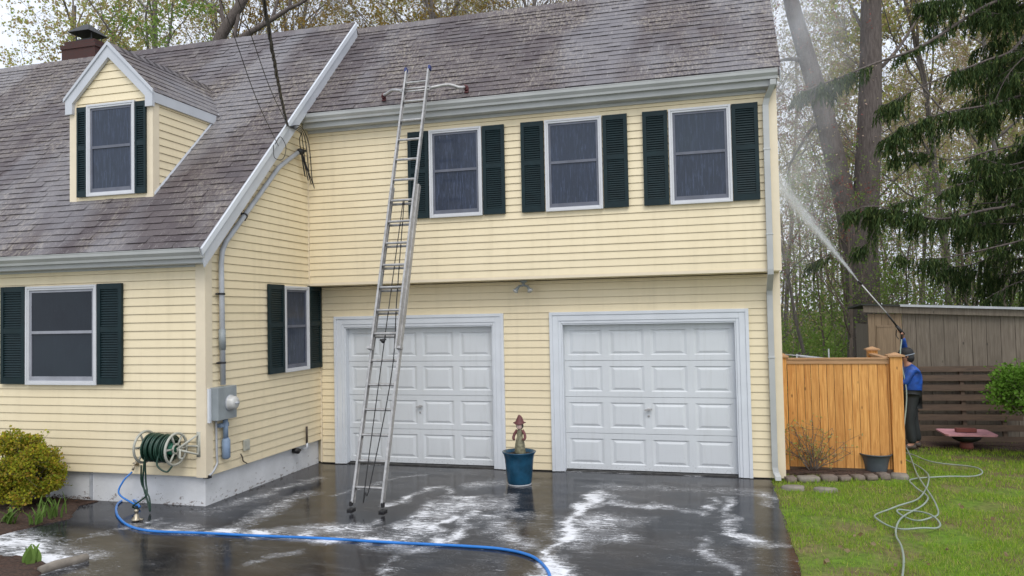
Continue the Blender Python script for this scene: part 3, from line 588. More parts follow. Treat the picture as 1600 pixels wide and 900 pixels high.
def shut(o, u, n, w, h, lab=None):
    o = Vector(o); u = Vector(u); n = Vector(n); z = Vector((0, 0, 1)); mb = MB()
    def bx(a0, a1, z0, z1, d0, d1): mb.obox(o+u*(a0+a1)/2+z*(z0+z1)/2+n*(d0+d1)/2, u, n, z, a1-a0, d1-d0, z1-z0)
    st = min(.05, w*.16); bx(0, st, 0, h, .012, .045); bx(w-st, w, 0, h, .012, .045); mid = h*.545
    for a, b in ((0, .085), (mid-.035, mid+.035), (h-.07, h)): bx(st, w-st, a, b, .013, .043)
    bx(st, w-st, .08, h-.06, .012, .016)
    for za, zb in ((.085, mid-.035), (mid+.035, h-.07)):
        k = int((zb-za)/.030); dz = (zb-za)/k
        for i in range(k):
            zc = za+dz*(i+.5); mb.obox(o+u*w/2+z*zc+n*.033, u, (n*.55-z*1.0), (z*.55+n*1.0), w-2*st, .022, .005)
    return obj('shutter', mb, M['shutter'], house, bevel=0)
ux, ny = (1, 0, 0), (0, -1, 0)
yu = OV-.012
for x0 in (2.0, 3.723, 5.421): win((x0, yu, 3.661), ux, ny, .798, 1.28)
for a, b in ((1.668, 1.985), (2.812, 3.135), (3.378, 3.705), (4.535, 4.868), (5.075, 5.405), (6.228, 6.560)): shut((a, yu, 3.668), ux, ny, b-a, 1.27)
win((-2.659, L0-.012, 1.462), ux, ny, 1.116, 1.264, 'pane_dark')
for a, b in ((-3.07, -2.675), (-1.535, -1.165)): shut((a, L0-.012, 1.470), ux, ny, b-a, 1.262)
win((.012, -1.078, 1.483), (0, 1, 0), (1, 0, 0), .66, 1.232, 'pane')
for a, b in ((-1.468, -1.088), (-.410, -.045)): shut((.012, a, 1.488), (0, 1, 0), (1, 0, 0), b-a, 1.24)
# --- dormer
yd = -2.2; xa, xb = -2.53, -1.21; xm = (xa+xb)/2; zap = 6.02; zb = zl(yd)-.02
zr_d = lambda x: zap-.02-abs(x-xm)*1.02
dm = siding(MB(), (0, yd, 0), ux, ny, zb, zap-.05, lambda z: [(max(xa+.1, xm-(zap-.06-z)/1.02), min(xb-.1, xm+(zap-.06-z)/1.02))], .1035)
dm.quad((xa+.03, yd+.03, zb), (xb-.03, yd+.03, zb), (xb-.03, yd+.03, zr_d(xb)), (xm, yd+.03, zap-.02), (xa+.03, yd+.03, zr_d(xa)))
zc = zr_d(xb)-.02
siding(dm, (xb, 0, 0), (0, 1, 0), (1, 0, 0), zb, zc, lambda z: [(yd+.1, max(yd+.1, (z-6.18)/SL+.01))], .1035)
siding(dm, (xa, 0, 0), (0, 1, 0), (-1, 0, 0), zb, zc, lambda z: [(yd+.1, max(yd+.1, (z-6.18)/SL+.01))], .1035)
for xx in (xa+.03, xb-.03): dm.quad((xx, yd+.03, zb), (xx, yd+.03, zc), (xx, (zc-6.18)/SL, zc))
dor = obj('dormer', dm, M['siding'], house)
for x_, sgn in ((xa, -1), (xb, 1)):
    cp = MB(); cp.box((min(x_+sgn*.018, x_-sgn*.1), yd-.02, zb-.03), (max(x_+sgn*.018, x_-sgn*.1), yd, zc-.02)); cp.box((min(x_, x_+sgn*.019)+.0003, yd-.0195, zb-.03), (max(x_, x_+sgn*.019), yd+.1, zc-.02)); obj('corner_post', cp, M['post'], dor)
# dormer roof
dr_ = MB(); ov = .045; xe0, xe1 = xa-ov, xb+ov; zed = zap-(xe1-xm)*1.02
rngd = random.Random(5); yf = yd-.055
for sg in (-1, 1):
    slp = Vector((-sg, 0, 1.02)).normalized(); nn = Vector((sg*1.02, 0, 1)).normalized(); Ls = (xe1-xm)*math.sqrt(1+1.02**2); t = 0
    while t < Ls-.001:
        t1 = min(t+.128, Ls); y = yf
        zt_ = zed+slp.z*t; yend = (zt_-6.18)/SL+.12
        while y < yend:
            w = rngd.uniform(.12, .4); yb_ = min(y+w, yend); lift = .008+rngd.choice((0, .004, .006)); b0 = Vector((xm+sg*(xe1-xm), 0, zed))
            q = lambda yy, ss, h: b0+slp*ss+nn*h+Vector((0, yy, 0)); i = len(dr_.v)
            dr_.v += [tuple(p) for p in (q(y, t, 0), q(yb_, t, 0), q(yb_, t, lift), q(y, t, lift), q(yb_, t1+.003, .003), q(y, t1+.003, .003))]
            dr_.f += [(i, i+1, i+2, i+3), (i+3, i+2, i+4, i+5), (i, i+3, i+5), (i+1, i+4, i+2)]; y = yb_
        t = t1
    ye = (zed-6.18)/SL; yk = (zap-6.18)/SL; X = xm+sg*(xe1-xm)
    dr_.quad((X, yf, zed-.004), (X, ye+.15, zed-.004), (xm, yk+.15, zap-.004), (xm, yf, zap-.004)); dr_.quad((X, yf, zed-.06), (X, ye+.1, zed-.06), (xm, yk+.1, zap-.07), (xm, yf, zap-.07)); dr_.quad((X, yf, zed), (X, ye+.15, zed), (X, ye+.15, zed-.06), (X, yf, zed-.06))
y = yf
while y < (zap-6.18)/SL:
    for sg in (-1, 1): dr_.quad((xm+sg*.11, y, zap-.095), (xm+sg*.11, y+.24, zap-.095), (xm, y+.24, zap+.018), (xm, y, zap+.018))
    y += .16
obj('dormer_roof', dr_, M['shingle'], dor)
fb = MB()
for sg in (-1, 1):
    X = xm+sg*(xe1-xm+.005); pts = [(xm, zap+.005), (X, zed+.0), (X, zed-.20), (X-sg*.115, zed-.20), (X-sg*.115, zed-.055), (xm, zap-.19)]
    rows = [[(x_, yy, z_) for x_, z_ in (pts if sg > 0 else pts)] for yy in ((yf-.012, yd-.021))]; fb.grid(rows, True, True)
    pts = [(xm, zap+.024), (X+sg*.02, zed+.016), (X+sg*.02, zed-.03), (xm, zap-.03)]; fb.grid([[(x_, yy, z_) for x_, z_ in pts] for yy in (yf-.03, yf-.0125)], True, True)
    # eave fascia along the sides
    fb.grid([[(X-sg*.003, yy, zed-.006), (X-sg*.025, yy, zed-.006), (X-sg*.025, yy, zed-.14), (X-sg*.003, yy, zed-.14)] for yy in (yf, (zed-.08-6.18)/SL)], True, True)
    fb.grid([[(X-sg*.026, yy, zed-.125), (X-sg*.1, yy, zed-.125), (X-sg*.1, yy, zed-.14), (X-sg*.026, yy, zed-.14)] for yy in (yd+.0, (zed-.14-6.18)/SL)], True, True)
obj('dormer_rake_board', fb, M['trim'], dor)
fl = MB(); fl.grid([[(xb+.02, yy, 6.18+SL*yy+.01), (xb+.02, yy, 6.18+SL*yy+.045), (xb+.026, yy, 6.18+SL*yy+.045), (xb+.035, yy, 6.18+SL*yy+.012)] for yy in (yd, (zc-6.18)/SL)], True, True)
obj('flashing', fl, M['trim'], dor)
dw = P(140, 166, 1, yd); dw2 = P(215, 303, 1, yd)
win((dw.x, yd-.012, dw2.z), ux, ny, dw2.x-dw.x, dw.z-dw2.z)
shut((dw.x-.165, yd-.012, dw2.z), ux, ny, .16, dw.z-dw2.z-.02); shut((dw2.x+.006, yd-.012, dw2.z), ux, ny, .165, dw.z-dw2.z-.02)
# --- chimney
cx, cy_ = -5.95, 1.55
ch = MB(); ch.box((cx-.40, cy_-.22, 6.5), (cx+.40, cy_+.35, 7.62)).box((cx-.42, cy_-.24, 7.62), (cx+.42, cy_+.37, 7.70)).box((cx-.36, cy_-.2, 7.70), (cx+.36, cy_+.32, 7.78))
cho = obj('chimney', ch, M['brick'], RL)
ch = MB(); ch.lathe([(.36, 0), (.34, .02), (.07, .20), (.0, .22)], (cx+.02, cy_, 7.95), 4, True)
for a, b in ((-.16, -.1), (.2, -.1), (-.16, .15), (.2, .15)): ch.tube([(cx+a, cy_+b, 7.77), (cx+a, cy_+b, 7.97)], .012, 6)
ch.box((cx-.16, cy_-.12, 7.781), (cx+.2, cy_+.16, 7.84)); obj('chimney_cap', ch, M['black'], RL)
# --- floodlight under the overhang
fl = MB(); cxl, zz = 3.32, 2.70; yl = -.14
fl.lathe([(.055, 0), (.055, -.02), (.03, -.035)], (cxl, yl, 2.727), 14, True)
fl.tube([(cxl, yl, 2.70), (cxl, yl-.01, 2.645)], .022, 10); lamp = obj('floodlight', fl, M['meter'], house, True)
for sg in (-1, 1):
    s = MB(); a = Vector((cxl, yl-.01, 2.655)); b = a+Vector((sg*.075, -.015, -.015)); s.tube([a, b], .014, 8); s.lathe([(.018, 0), (.022, .03), (.028, .06), (.045, .085)], b-Vector((sg*.01, 0, 0)), 12, True, axis=(sg*.5, -.35, -.75)); obj('lamp_head', s, M['meter'], lamp, True)
    s = MB(); s.lathe([(.044, .086), (.032, .10), (.0, .106)], b-Vector((sg*.01, 0, 0)), 12, True, axis=(sg*.5, -.35, -.75)); obj('lamp_lens', s, M['lampglass'], lamp, True)
# --- electric service on the side wall
X6 = .065
path = [(.06, -.70, 4.70), (X6, -1.223, 4.379), (X6, -2.013, 3.62), (X6, -2.43, 3.22), (X6, -2.50, 3.10), (X6, -2.52, 2.95), (X6, -2.515, 2.6), (X6, -2.50, 1.45)]
cnd = obj('conduit', MB().tube(path, .033, 12), M['grey_pvc'], house, True)
s = MB(); s.tube([(X6, -2.512, 2.13), (X6, -2.508, 1.88)], .042, 12); obj('conduit_sleeve', s, M['meter'], cnd, True)
for (y, z, dy, dz) in ((-2.03, 3.60, .7, .7), (-2.515, 2.57, 0, 1), (-2.505, 1.72, 0, 1)):
    s = MB(); s.tube([(X6, y-dy*.012, z-dz*.012), (X6, y+dy*.012, z+dz*.012)], .042, 12); pz = Vector((0, dz, -dy)); s.obox(Vector((.04, y, z)), pz, (1, 0, 0), (0, dy, dz), .15, .02, .022); obj('strap', s, M['rubber'], cnd)
mbx = MB(); mbx.box((.022, -2.70, 1.03), (.14, -2.33, 1.43), .006); mt = obj('electric_meter', mbx, M['meter'], house)
mbx = MB(); mbx.box((.016, -2.745, 1.01), (.05, -2.705, 1.42)); obj('side_flange', mbx, M['white'], mt)
mbx = MB(); mbx.lathe([(.092, 0), (.092, .02), (.082, .024), (.082, .075), (.06, .095), (.0, .10)], (.14, -2.47, 1.225), 24, True, axis=(1, 0, 0)); obj('meter_glass', mbx, M['lampglass'], mt, True)
mbx = MB(); mbx.lathe([(.1, 0), (.1, .014), (.083, .018)], (.14, -2.47, 1.225), 24, True, axis=(1, 0, 0)).tube([(.245, -2.50, 1.225), (.245, -2.44, 1.225)], .014, 8); obj('meter_ring', mbx, M['grey_pvc'], mt, True)
lo = MB().tube([(X6, -2.46, 1.03), (X6, -2.455, .78)], .032, 12).tube([(X6, -2.455, .79), (X6, -2.45, .76), (X6, -2.45, .55), (X6, -2.45, .53)], [.035, .052, .052, .03], 12); obj('lower_conduit', lo, M['blue_pvc'], house, True)
s = MB(); s.box((.02, -2.56, .93), (.075, -2.40, .975)); obj('conduit_strap', s, M['blue_pvc'], house)
s = MB(); s.tube(smooth_path([(.035, -2.60, 1.03), (.035, -2.59, .6), (.035, -2.585, .5), (.03, -2.66, .41), (.015, -2.73, .37)]), .013, 8); obj('ground_wire_pipe', s, M['grey_pvc'], house, True)
s = MB(); s.box((-.05, -2.74, .345), (.03, -2.68, .385)); obj('wire_clamp', s, M['black'], house)
ob = P(385, 695, 0, .03); s = MB(); s.box((.014, ob.y-.06, ob.z-.07), (.045, ob.y+.06, ob.z+.07), .005); s.box((.0455, ob.y-.04, ob.z-.05), (.055, ob.y+.04, ob.z+.05)); obj('outlet_box', s, M['reel'], house)
s = MB(); q = P(479, 690, 0, .04); s.tube([(.045, q.y, .64), (.045, q.y, .39)], .016, 8); obj('dark_pipe', s, M['shoe'], house, True)
s = MB(); s.tube([(.045, q.y, .40), (.045, q.y+.02, .32), (-.03, q.y, .31)], .017, 8); obj('pipe_elbow', s, M['white'], house, True)
s = MB(); s.tube([(-.05, q.y-.22, .32), (.05, q.y-.24, .32)], .04, 10); s.tube([(.03, q.y-.16, .32), (.03, q.y-.30, .33)], .018, 8); obj('outdoor_tap', s, M['black'], house, True)
s = MB(); q = P(375, 715, 0, .02); s.tube(smooth_path([(.03, q.y, q.z+.05), (.05, q.y+.01, q.z), (.04, q.y+.04, q.z-.05), (.06, q.y+.09, q.z-.09)]), .008, 6); obj('loose_cable_end', s, M['shoe'], house, True)
s = MB(); hb_ = P(213, 733, 1, L0-.04)
s.tube([(hb_.x, L0+.01, hb_.z+.05), (hb_.x, L0-.07, hb_.z+.05), (hb_.x, L0-.10, hb_.z)], .014, 8).lathe([(.035, 0), (.035, .012), (.01, .014), (.01, .03)], (hb_.x, L0-.05, hb_.z+.07), 8, True); obj('hose_tap', s, M['brass'], house, True)

# ================================================================== SERVICE WIRES
pw = thing('power_line', 'twisted black service cable dropping from the sky to the gable edge', 'cable', tuple(P(449, 196, 0, .16)))
A = P(449, 196, 0, .16); B = P(412, 0, 1, -5.2); Cc = B+(B-A)*1.2+Vector((0, 0, .3))
base = smooth_path([A, A.lerp(B, .25)-Vector((0, 0, .05)), A.lerp(B, .6)-Vector((0, 0, .07)), B, Cc], 14)
for k in range(3):
    pts = []
    for i, p in enumerate(base): a = i*.8+k*2.094; pts.append(p+RT*math.cos(a)*.012+UP*math.sin(a)*.012)
    obj('cable_strand', MB().tube(pts, .008 if k else .011, 6), M['wire'], pw, True)
Hd = Vector((.09, -.66, 4.74))
loops = []
rl = random.Random(4)
for k in range(4):
    e = Vector((.10+.03*k, -.62+.03*k, 4.35-.05*k))
    obj('drip_loop', MB().tube(smooth_path([A+Vector((.0, .02*k, 0)), A.lerp(Hd, .4)+Vector((.06, .1, .06+.03*k)), Vector((.12+.02*k, -.75+.05*k, 4.85)), e+Vector((0, 0, .14)), e+Vector((.0, .05, .02)), Hd]), .007, 5), M['wire'], pw, True)
wh = MB(); wh.ball((.08, -.66, 4.72), .055, 10, (1, 1.3, .9)); wh.tube([(.08, -.70, 4.69), (.1, -.56, 4.75)], .022, 8); obj('weatherhead', wh, M['wire'], pw, True)
ph = MB(); q = P(430, 225, 0, .17); ph.tube(smooth_path([q, q+Vector((.02, .1, .12)), q+Vector((.03, .22, 0)), q+Vector((.03, .14, -.18)), q+Vector((.02, -.05, -.2)), q+Vector((.0, -.04, -.02))]), .005, 5); obj('cable_loop', ph, M['wire'], pw, True)
for (a, b, lab) in (((435, 228), (345, 0), 'left thin black telephone wire crossing the roof beside the dormer'), ((452, 200), (372, 0), 'right thin black telephone wire nearer the thick service cable')):
    A1 = P(*a, 0, .17); B1 = P(*b, 1, -5.0); o = obj('telephone_wire', MB().tube(smooth_path([A1, A1.lerp(B1, .5)-Vector((0, 0, .10)), B1, B1+(B1-A1)], 10), .0045, 5), M['wire'], None, True, base=tuple(A1)); tag(o, lab, 'wire')

# ================================================================== LADDER
lad = thing('extension_ladder', 'tall aluminium extension ladder leaning on the roof in front of left garage door', 'ladder', (2.0, -2.54, 0))
a0 = Vector((0, -2.54, .03)); a1 = Vector((0, -.70, 5.69)); ld = (a1-a0); LL = ld.length; ld.normalize(); ln = Vector((0, -ld.z, ld.y))
xl0, xr0 = 1.805, 2.205
pt = P(658, 292, 0, 2.2); tb = (pt-Vector((2.2, 0, 0))-a0).dot(ld); pf = P(640, 557, 0, 2.2); tf = (pf-Vector((2.2, 0, 0))-a0).dot(ld)
def rail(x, t0, t1, off, w=.026, dpt=.066):
    mb = MB(); c = a0+ld*(t0+t1)/2+ln*off; sgn = 1 if x > 2 else -1
    mb.obox(c+Vector((x, 0, 0)), (1, 0, 0), ln, ld, .004, dpt, t1-t0)
    for s in (-1, 1): mb.obox(c+Vector((x-sgn*w/2, 0, 0))+ln*s*(dpt/2-.002), (1, 0, 0), ln, ld, w, .004, t1-t0)
    return mb
for x in (xl0, xr0): obj('rail', rail(x, .06, tb, -.0), M['alu'], lad)
for x in (xl0+.022, xr0-.022): obj('rail', rail(x, tf, LL, .07, .024, .062), M['alu'], lad)
t = .24
while t < tb-.05:
    c = a0+ld*t; obj('rung', MB().tube([c+Vector((xl0+.002, 0, 0)), c+Vector((xr0-.002, 0, 0))], .017, 8), M['alu'], lad); t += .305
t = .24+.305*math.ceil((tf-.24)/.305)+.02
while t < LL-.12:
    c = a0+ld*t+ln*.07; obj('rung', MB().tube([c+Vector((xl0+.024, 0, 0)), c+Vector((xr0-.024, 0, 0))], .017, 8), M['alu'], lad); t += .305
for x in (xl0, xr0):
    s = MB(); c = a0+Vector((x, 0, .035)); s.obox(c+Vector((0, 0, .02)), (1, 0, 0), (0, 1, 0), (0, 0, 1), .028, .05, .05); s.box((x-.034, -2.59, .008), (x+.034, -2.49, .026)); obj('ladder_foot', s, M['rubber'], lad)
    s = MB(); c = a0+ld*(LL+.01)+ln*.07; s.obox(c+Vector((x+(.022 if x < 2 else -.022), 0, 0)), (1, 0, 0), ln, ld, .032, .064, .06); obj('end_cap', s, m_plain('blue_plastic_cap', (.025, .04, .16), .5), lad)
    s = MB(); c = a0+ld*(tf+.02)+ln*.045; s.obox(c+Vector((x+(.0 if x < 2 else -.0), 0, 0)), (1, 0, 0), ln, ld, .05, .09, .03); obj('guide_bracket', s, M['alu'], lad)
    # rung locks
    s = MB(); c = a0+ld*(tf+.92)+ln*.06+Vector((x+(.035 if x < 2 else -.035), 0, 0)); s.obox(c, (1, 0, 0), ln, ld, .012, .05, .20); s.obox(c-ld*.08-ln*.02, (1, 0, 0), ln, ld, .02, .03, .05); obj('rung_lock', s, M['meter'], lad)
# stabiliser: crossbar tubes and curved arms with dark red pads on the shingles
zt = a0+ld*(LL-.30)+ln*.07
s = MB()
for k in (0, .045): s.tube([zt+Vector((xl0-.02, 0, 0))-ld*k, zt+Vector((xr0+.02, 0, 0))-ld*k], .014, 8)
obj('stabiliser_bar', s, M['alu'], lad, True)
for sg, end in ((-1, Vector((1.37, -.52, zr(-.52)+.05))), (1, Vector((2.64, -.52, zr(-.52)+.05)))):
    st = zt+Vector((xl0 if sg < 0 else xr0, 0, -.02)); s = MB()
    pxs = ((633, 139), (614, 141), (604, 147), (600, 156)) if sg < 0 else ((678, 136), (700, 132.5), (718, 137), (728, 147))
    pts = smooth_path([st, P(*pxs[1], 1, -.70), P(*pxs[2], 1, -.62), end+Vector((-sg*.005, -.02, .05)), end+Vector((0, 0, .01))], 6)
    arm = obj('stabiliser_arm', s.tube(pts, .024, 8), M['alu'], lad, True)
    s = MB(); s.tube(pts[-9:], .033, 8); s.obox(end+Vector((0, .0, -.01)), (1, 0, 0), (0, 1, SL), (0, -SL, 1), .055, .06, .02); obj('pad', s, m_plain('dark_red_rubber', (.09, .02, .022), .55), arm, True)
# rope
tp = a0+ld*(tb-.22)+ln*.02+Vector((2.0, 0, 0)); s = MB(); bt = a0+ld*.22+ln*.04+Vector((1.985, 0, 0))
s.tube(smooth_path([tp, tp.lerp(bt, .5)+Vector((-.015, .01, 0)), bt+Vector((-.02, 0, .0)), bt+Vector((-.0, -.02, -.035)), bt+Vector((.05, 0, .06)), a0+ld*1.6+ln*.03+Vector((2.13, 0, 0)), a0+ld*(tb-1.6)+ln*.03+Vector((2.08, 0, 0)), tp+Vector((.015, 0, .01))], 8), .0065, 6); obj('rope', s, M['wire'], lad, True)
s = MB(); q = a0+ld*(tf+.02+.0)+ln*.08; kz = a0+ld*(tf+.10)+ln*.085+Vector((1.99, 0, 0)); s.ball(kz, .03, 8); s.tube([kz+Vector((-.04, 0, .01)), kz+Vector((.04, 0, .02))], .012, 6); obj('rope_knot', s, M['wire'], lad, True)

# ================================================================== HOSE REEL
rx0, rx1 = P(232, 700, 1, L0-.2).x, P(270, 700, 1, L0-.2).x; rz = P(262, 700, 1, L0-.2).z; ry = L0-.22
reel = thing('hose_reel', 'beige wall hose reel wound with dark green hose at the house corner', 'hose reel', (-.6, L0, rz))
C0 = Vector((rx0, ry, rz+.01)); C1 = Vector((rx1+.04, ry, rz-.005)); ax = (C1-C0).normalized()
def ring(mb, c, axd, R_, r, n=28, m=6):
    u = axd.orthogonal().normalized(); w = axd.cross(u); pts = [c+(u*math.cos(2*math.pi*k/n)+w*math.sin(2*math.pi*k/n))*R_ for k in range(n+1)]; mb.tube(pts, r, m, False)
for c in (C0-ax*.03, C1+ax*.02):
    s = MB(); ring(s, c, ax, .185, .016); ring(s, c, ax, .055, .014); u = ax.orthogonal().normalized(); w = ax.cross(u)
    for k in range(6): a = k*math.pi/3+.2; dv = u*math.cos(a)+w*math.sin(a); s.tube([c+dv*.045, c+dv*.185], .012, 6)
    wl = obj('reel_wheel', s, M['reel'], reel, True)
s = MB(); s.tube([C0, C1], .07, 18); obj('reel_drum', s, M['reel_green'], reel, True)
s = MB(); rr = random.Random(9); n = 11
for lay in range(3):
    for k in range(n-lay):
        c = C0+ax*((k+.5+lay*.5)*((C1-C0).length/n)); ring(s, c+Vector((0, rr.uniform(-.006, .006), rr.uniform(-.006, .004))), (ax+Vector((0, rr.uniform(-.06, .06), rr.uniform(-.06, .06)))).normalized(),   .105+lay*.024+rr.uniform(0, .008), .012, 24, 6)
obj('wound_hose', s, M['green_hose'], reel, True)
s = MB(); c = C1+ax*.05
tri = [c+Vector((0, -.02, 0)), Vector((c.x+.13, L0-.03, rz+.14)), Vector((c.x+.13, L0-.03, rz-.10))]
s.tube([tri[0], tri[1], tri[2], tri[0]], .017, 6); s.obox((c.x+.13, L0-.017, rz+.02), (1, 0, 0), (0, 1, 0), (0, 0, 1), .05, .02, .30)
tri2 = [C0-ax*.05, Vector((C0.x-.06, L0-.03, rz+.13)), Vector((C0.x-.06, L0-.03, rz-.12))]; s.tube([tri2[0], tri2[1], tri2[2], tri2[0]], .013, 6); s.tube([(C0.x-.07, L0-.03, rz), (c.x+.13, L0-.03, rz)], .012, 6)
s.tube([c, c+Vector((.035, -.01, 0)), c+Vector((.04, -.02, -.10)), c+Vector((.09, -.03, -.10))], .012, 6); obj('reel_bracket', s, M['reel'], reel, True)
s = MB()
s.tube(smooth_path([C0+Vector((.08, -.12, -.05)), C0+Vector((.05, -.12, -.25)), Vector((C0.x+.01, ry-.08, .32)), Vector((C0.x+.10, ry-.1, .10)), Vector((C0.x+.14, ry-.12, .03)), Vector((C0.x+.11, ry-.1, .18)), Vector((C0.x-.02, ry-.07, .33)), C0+Vector((.0, -.1, -.2))]), .011, 6)
s.tube(smooth_path([C0+Vector((.02, -.06, -.14)), Vector((C0.x+.03, ry-.06, .35)), Vector((C0.x+.07, ry-.1, .2)), Vector((C0.x-.08, ry-.14, .08)), G(215, 795, .03)]), .010, 6)
s.tube(smooth_path([C1+Vector((-.1, -.12, .0)), C1+Vector((-.11, -.16, -.16)), C1+Vector((-.0, -.14, -.24)), C1+Vector((.05, -.1, -.18))]), .011, 6)
obj('dangling_hose', s, M['green_hose'], reel, True)
# blue pressure hose over the wet asphalt
zb_ = .016
bh = [Vector((hb_.x, L0-.11, hb_.z-.02)), Vector((hb_.x-.05, L0-.2, .32)), Vector((hb_.x-.06, L0-.25, .18)), G(214, 790, .05)]
o = obj('blue_supply_hose', MB().tube(smooth_path(bh), .011, 8), M['blue_hose'], None, True, base=(hb_.x, L0-.2, 0)); tag(o, 'short thin blue hose hanging from the wall tap to the coupling on the ground', 'hose')
bh = [G(218, 792, .03), G(210, 782, .03), G(196, 780, zb_), G(183, 789, zb_), G(184, 806, zb_), G(203, 822, zb_), G(240, 830, zb_), G(320, 833, zb_), G(400, 837, zb_), G(500, 841, zb_), G(600, 847, zb_), G(720, 853, zb_), G(785, 858, zb_), G(828, 868, zb_), G(850, 884, zb_), G(860, 905, zb_), G(858, 950, zb_), G(820, 1020, zb_), G(700, 1080, zb_)]
o = obj('blue_pressure_hose', MB().tube(smooth_path(bh, 10), .0145, 10), M['blue_hose'], None, True, base=tuple(bh[4])); tag(o, 'long thick blue hose lying across the wet driveway', 'hose')
s = MB(); q = G(213, 815, 0); s.lathe([(.05, 0), (.052, .015), (.03, .03), (.028, .06), (.016, .07), (.016, .09), (.024, .095), (.022, .12), (.0, .13)], (q.x, q.y, .012), 14, True); s.tube([(q.x-.05, q.y, .03), (q.x+.07, q.y+.02, .02)], .014, 8)
o = obj('hose_coupling', s, M['brass'], None, True, base=(q.x, q.y, 0)); tag(o, 'small brass and steel coupling standing on the wet ground by the blue hose loop', 'hose fitting')

# ================================================================== POT WITH FIGURINE
q = G(812, 757, 0); pot = thing('flower_pot', 'glazed dark blue flower pot with flared rim between the garage doors', 'pot', (q.x, q.y, 0))
s = MB(); s.lathe([(.0, .01), (.150, .01), (.158, .03), (.165, .06), (.178, .2), (.19, .34), (.205, .40), (.222, .425), (.226, .437), (.215, .44), (.19, .42), (.18, .39), (.0, .385)], (q.x, q.y, 0), 32); obj('pot_body', s, M['pot_blue'], pot, True)
s = MB(); s.lathe([(.0, .01), (.150, .0), (.158, .012), (.155, .022), (.13, .022)], (q.x, q.y, 0), 28); obj('pot_base', s, M['grey_pvc'], pot, True)
s = MB(); rows = []
for r_ in (0.001, .05, .1, .15, .188): rows.append([(q.x+r_*math.cos(a*.2618), q.y+r_*math.sin(a*.2618), .40+RNG.uniform(-.006, .012)) for a in range(24)])
obj('soil', s.grid(rows, True), M['soil'], pot)
bx, by, bz = q.x+.015, q.y, .40
fg = thing('garden_figurine', 'small garden statue in a pointed red brown hat standing in the blue pot', 'statue', (bx, by, bz))
s = MB(); s.lathe([(.062, 0), (.072, .02), (.068, .08), (.062, .14), (.048, .20), (.036, .235), (.040, .26), (.042, .29), (.026, .325), (.012, .34)], (bx, by, bz), 16, True)
for i, v in enumerate(s.v): k = 1+.05*math.sin(i*2.3); s.v[i] = (bx+(v[0]-bx)*k, by+(v[1]-by)*k*.85, v[2])
obj('robe', s, M['robe'], fg, True)
for sg in (-1, 1):
    s = MB(); s.tube(smooth_path([(bx+sg*.035, by, bz+.315), (bx+sg*.07, by-.01, bz+.26), (bx+sg*.078, by-.04, bz+.21), (bx+sg*.055, by-.07, bz+.20)], 4), [.02]*4+[.019]*4+[.016]*4+[.012], 8); obj('sleeve', s, M['hat'], fg, True)
s = MB(); s.ball((bx, by-.018, bz+.365), .040, 12, (.9, .95, 1.1)); s.ball((bx, by-.058, bz+.362), .009, 6); obj('head', s, M['face'], fg, True)
s = MB(); s.lathe([(.026, -.05), (.045, -.03), (.05, .0), (.04, .02)], (bx, by+.012, bz+.375), 14); obj('hair', s, M['shoe'], fg, True)
s = MB(); rows = []
for (r_, h, jx) in ((.035, .398, 0), (.078, .400, 0), (.080, .408, 0), (.052, .427, 0), (.044, .452, .002), (.032, .48, .004), (.02, .503, .0), (.006, .515, -.004)): rows.append([(bx+jx+r_*math.cos(a*math.pi/9)*(1+.08*math.sin(a*2.1)), by+r_*math.sin(a*math.pi/9), bz+h+(.010*math.cos(a*math.pi/4.5) if r_ > .06 else 0)) for a in range(18)])
obj('hat', s.grid(rows, True), M['hat'], fg, True)

# ================================================================== LEFT BED, BUSH, PLANTS
def slabpoly(mb, pts, z0, z1, n=1):
    """closed outline extruded"""
    mb.grid([[(x, y, z0) for x, y in pts], [(x, y, z1) for x, y in pts]], True); mb.quad(*[(x, y, z1) for x, y in pts]); return mb
def mound(name, outline, h, mat, rng):
    cxm = sum(p[0] for p in outline)/len(outline); cym = sum(p[1] for p in outline)/len(outline); op = []
    for i in range(len(outline)):
        a, b = Vector((*outline[i], 0)), Vector((*outline[(i+1) % len(outline)], 0))
        for k in range(6): op.append(a.lerp(b, k/6)+Vector((rng.uniform(-.02, .02), rng.uniform(-.02, .02), 0)))
    rows = []
    for t, hh in ((1, -.01), (.97, h*.35), (.9, h*.7), (.7, h), (.45, h*1.05), (.2, h*1.1), (.02, h*1.1)): rows.append([(cxm+(p.x-cxm)*t, cym+(p.y-cym)*t, hh+rng.uniform(-.012, .012)*(t < .99)) for p in op])
    return struct(name, MB().grid(rows, True), mat)
v2 = lambda px, py: (G(px, py).x, G(px, py).y)
mound('mulch_bed', [(-1.55, -2.72), (-1.62, -2.95), v2(110, 812), v2(60, 822), v2(0, 838), (-3.2, -4.2), (-6, -4.2), (-6, -2.72)], .05, M['mulch'], RNG)
mound('mulch_bed', [v2(0, 872), v2(45, 872), v2(75, 885), v2(60, 905), v2(30, 940), (-1.6, -5.8), (-2.6, -5.4)], .05, M['mulch'], RNG)
def scatter_flecks(name, n, region, mat, size, label, rng, z=.03):
    s = MB()
    for i in range(n):
        x, y = region(rng); a = rng.uniform(0, 6.28); l = rng.uniform(.4, 1)*size; w = l*.35; zz = z+rng.uniform(0, .025); dx, dy = math.cos(a), math.sin(a); tz = rng.uniform(-.3, .3)*l
        s.quad((x-dx*l-dy*w, y-dy*l+dx*w, zz-tz), (x+dx*l-dy*w, y+dy*l+dx*w, zz+tz), (x+dx*l+dy*w, y+dy*l-dx*w, zz+tz+.004), (x-dx*l+dy*w, y-dy*l-dx*w, zz-tz))
    o = obj(name, s, mat); tag(o, label, 'debris', kind='stuff'); return o
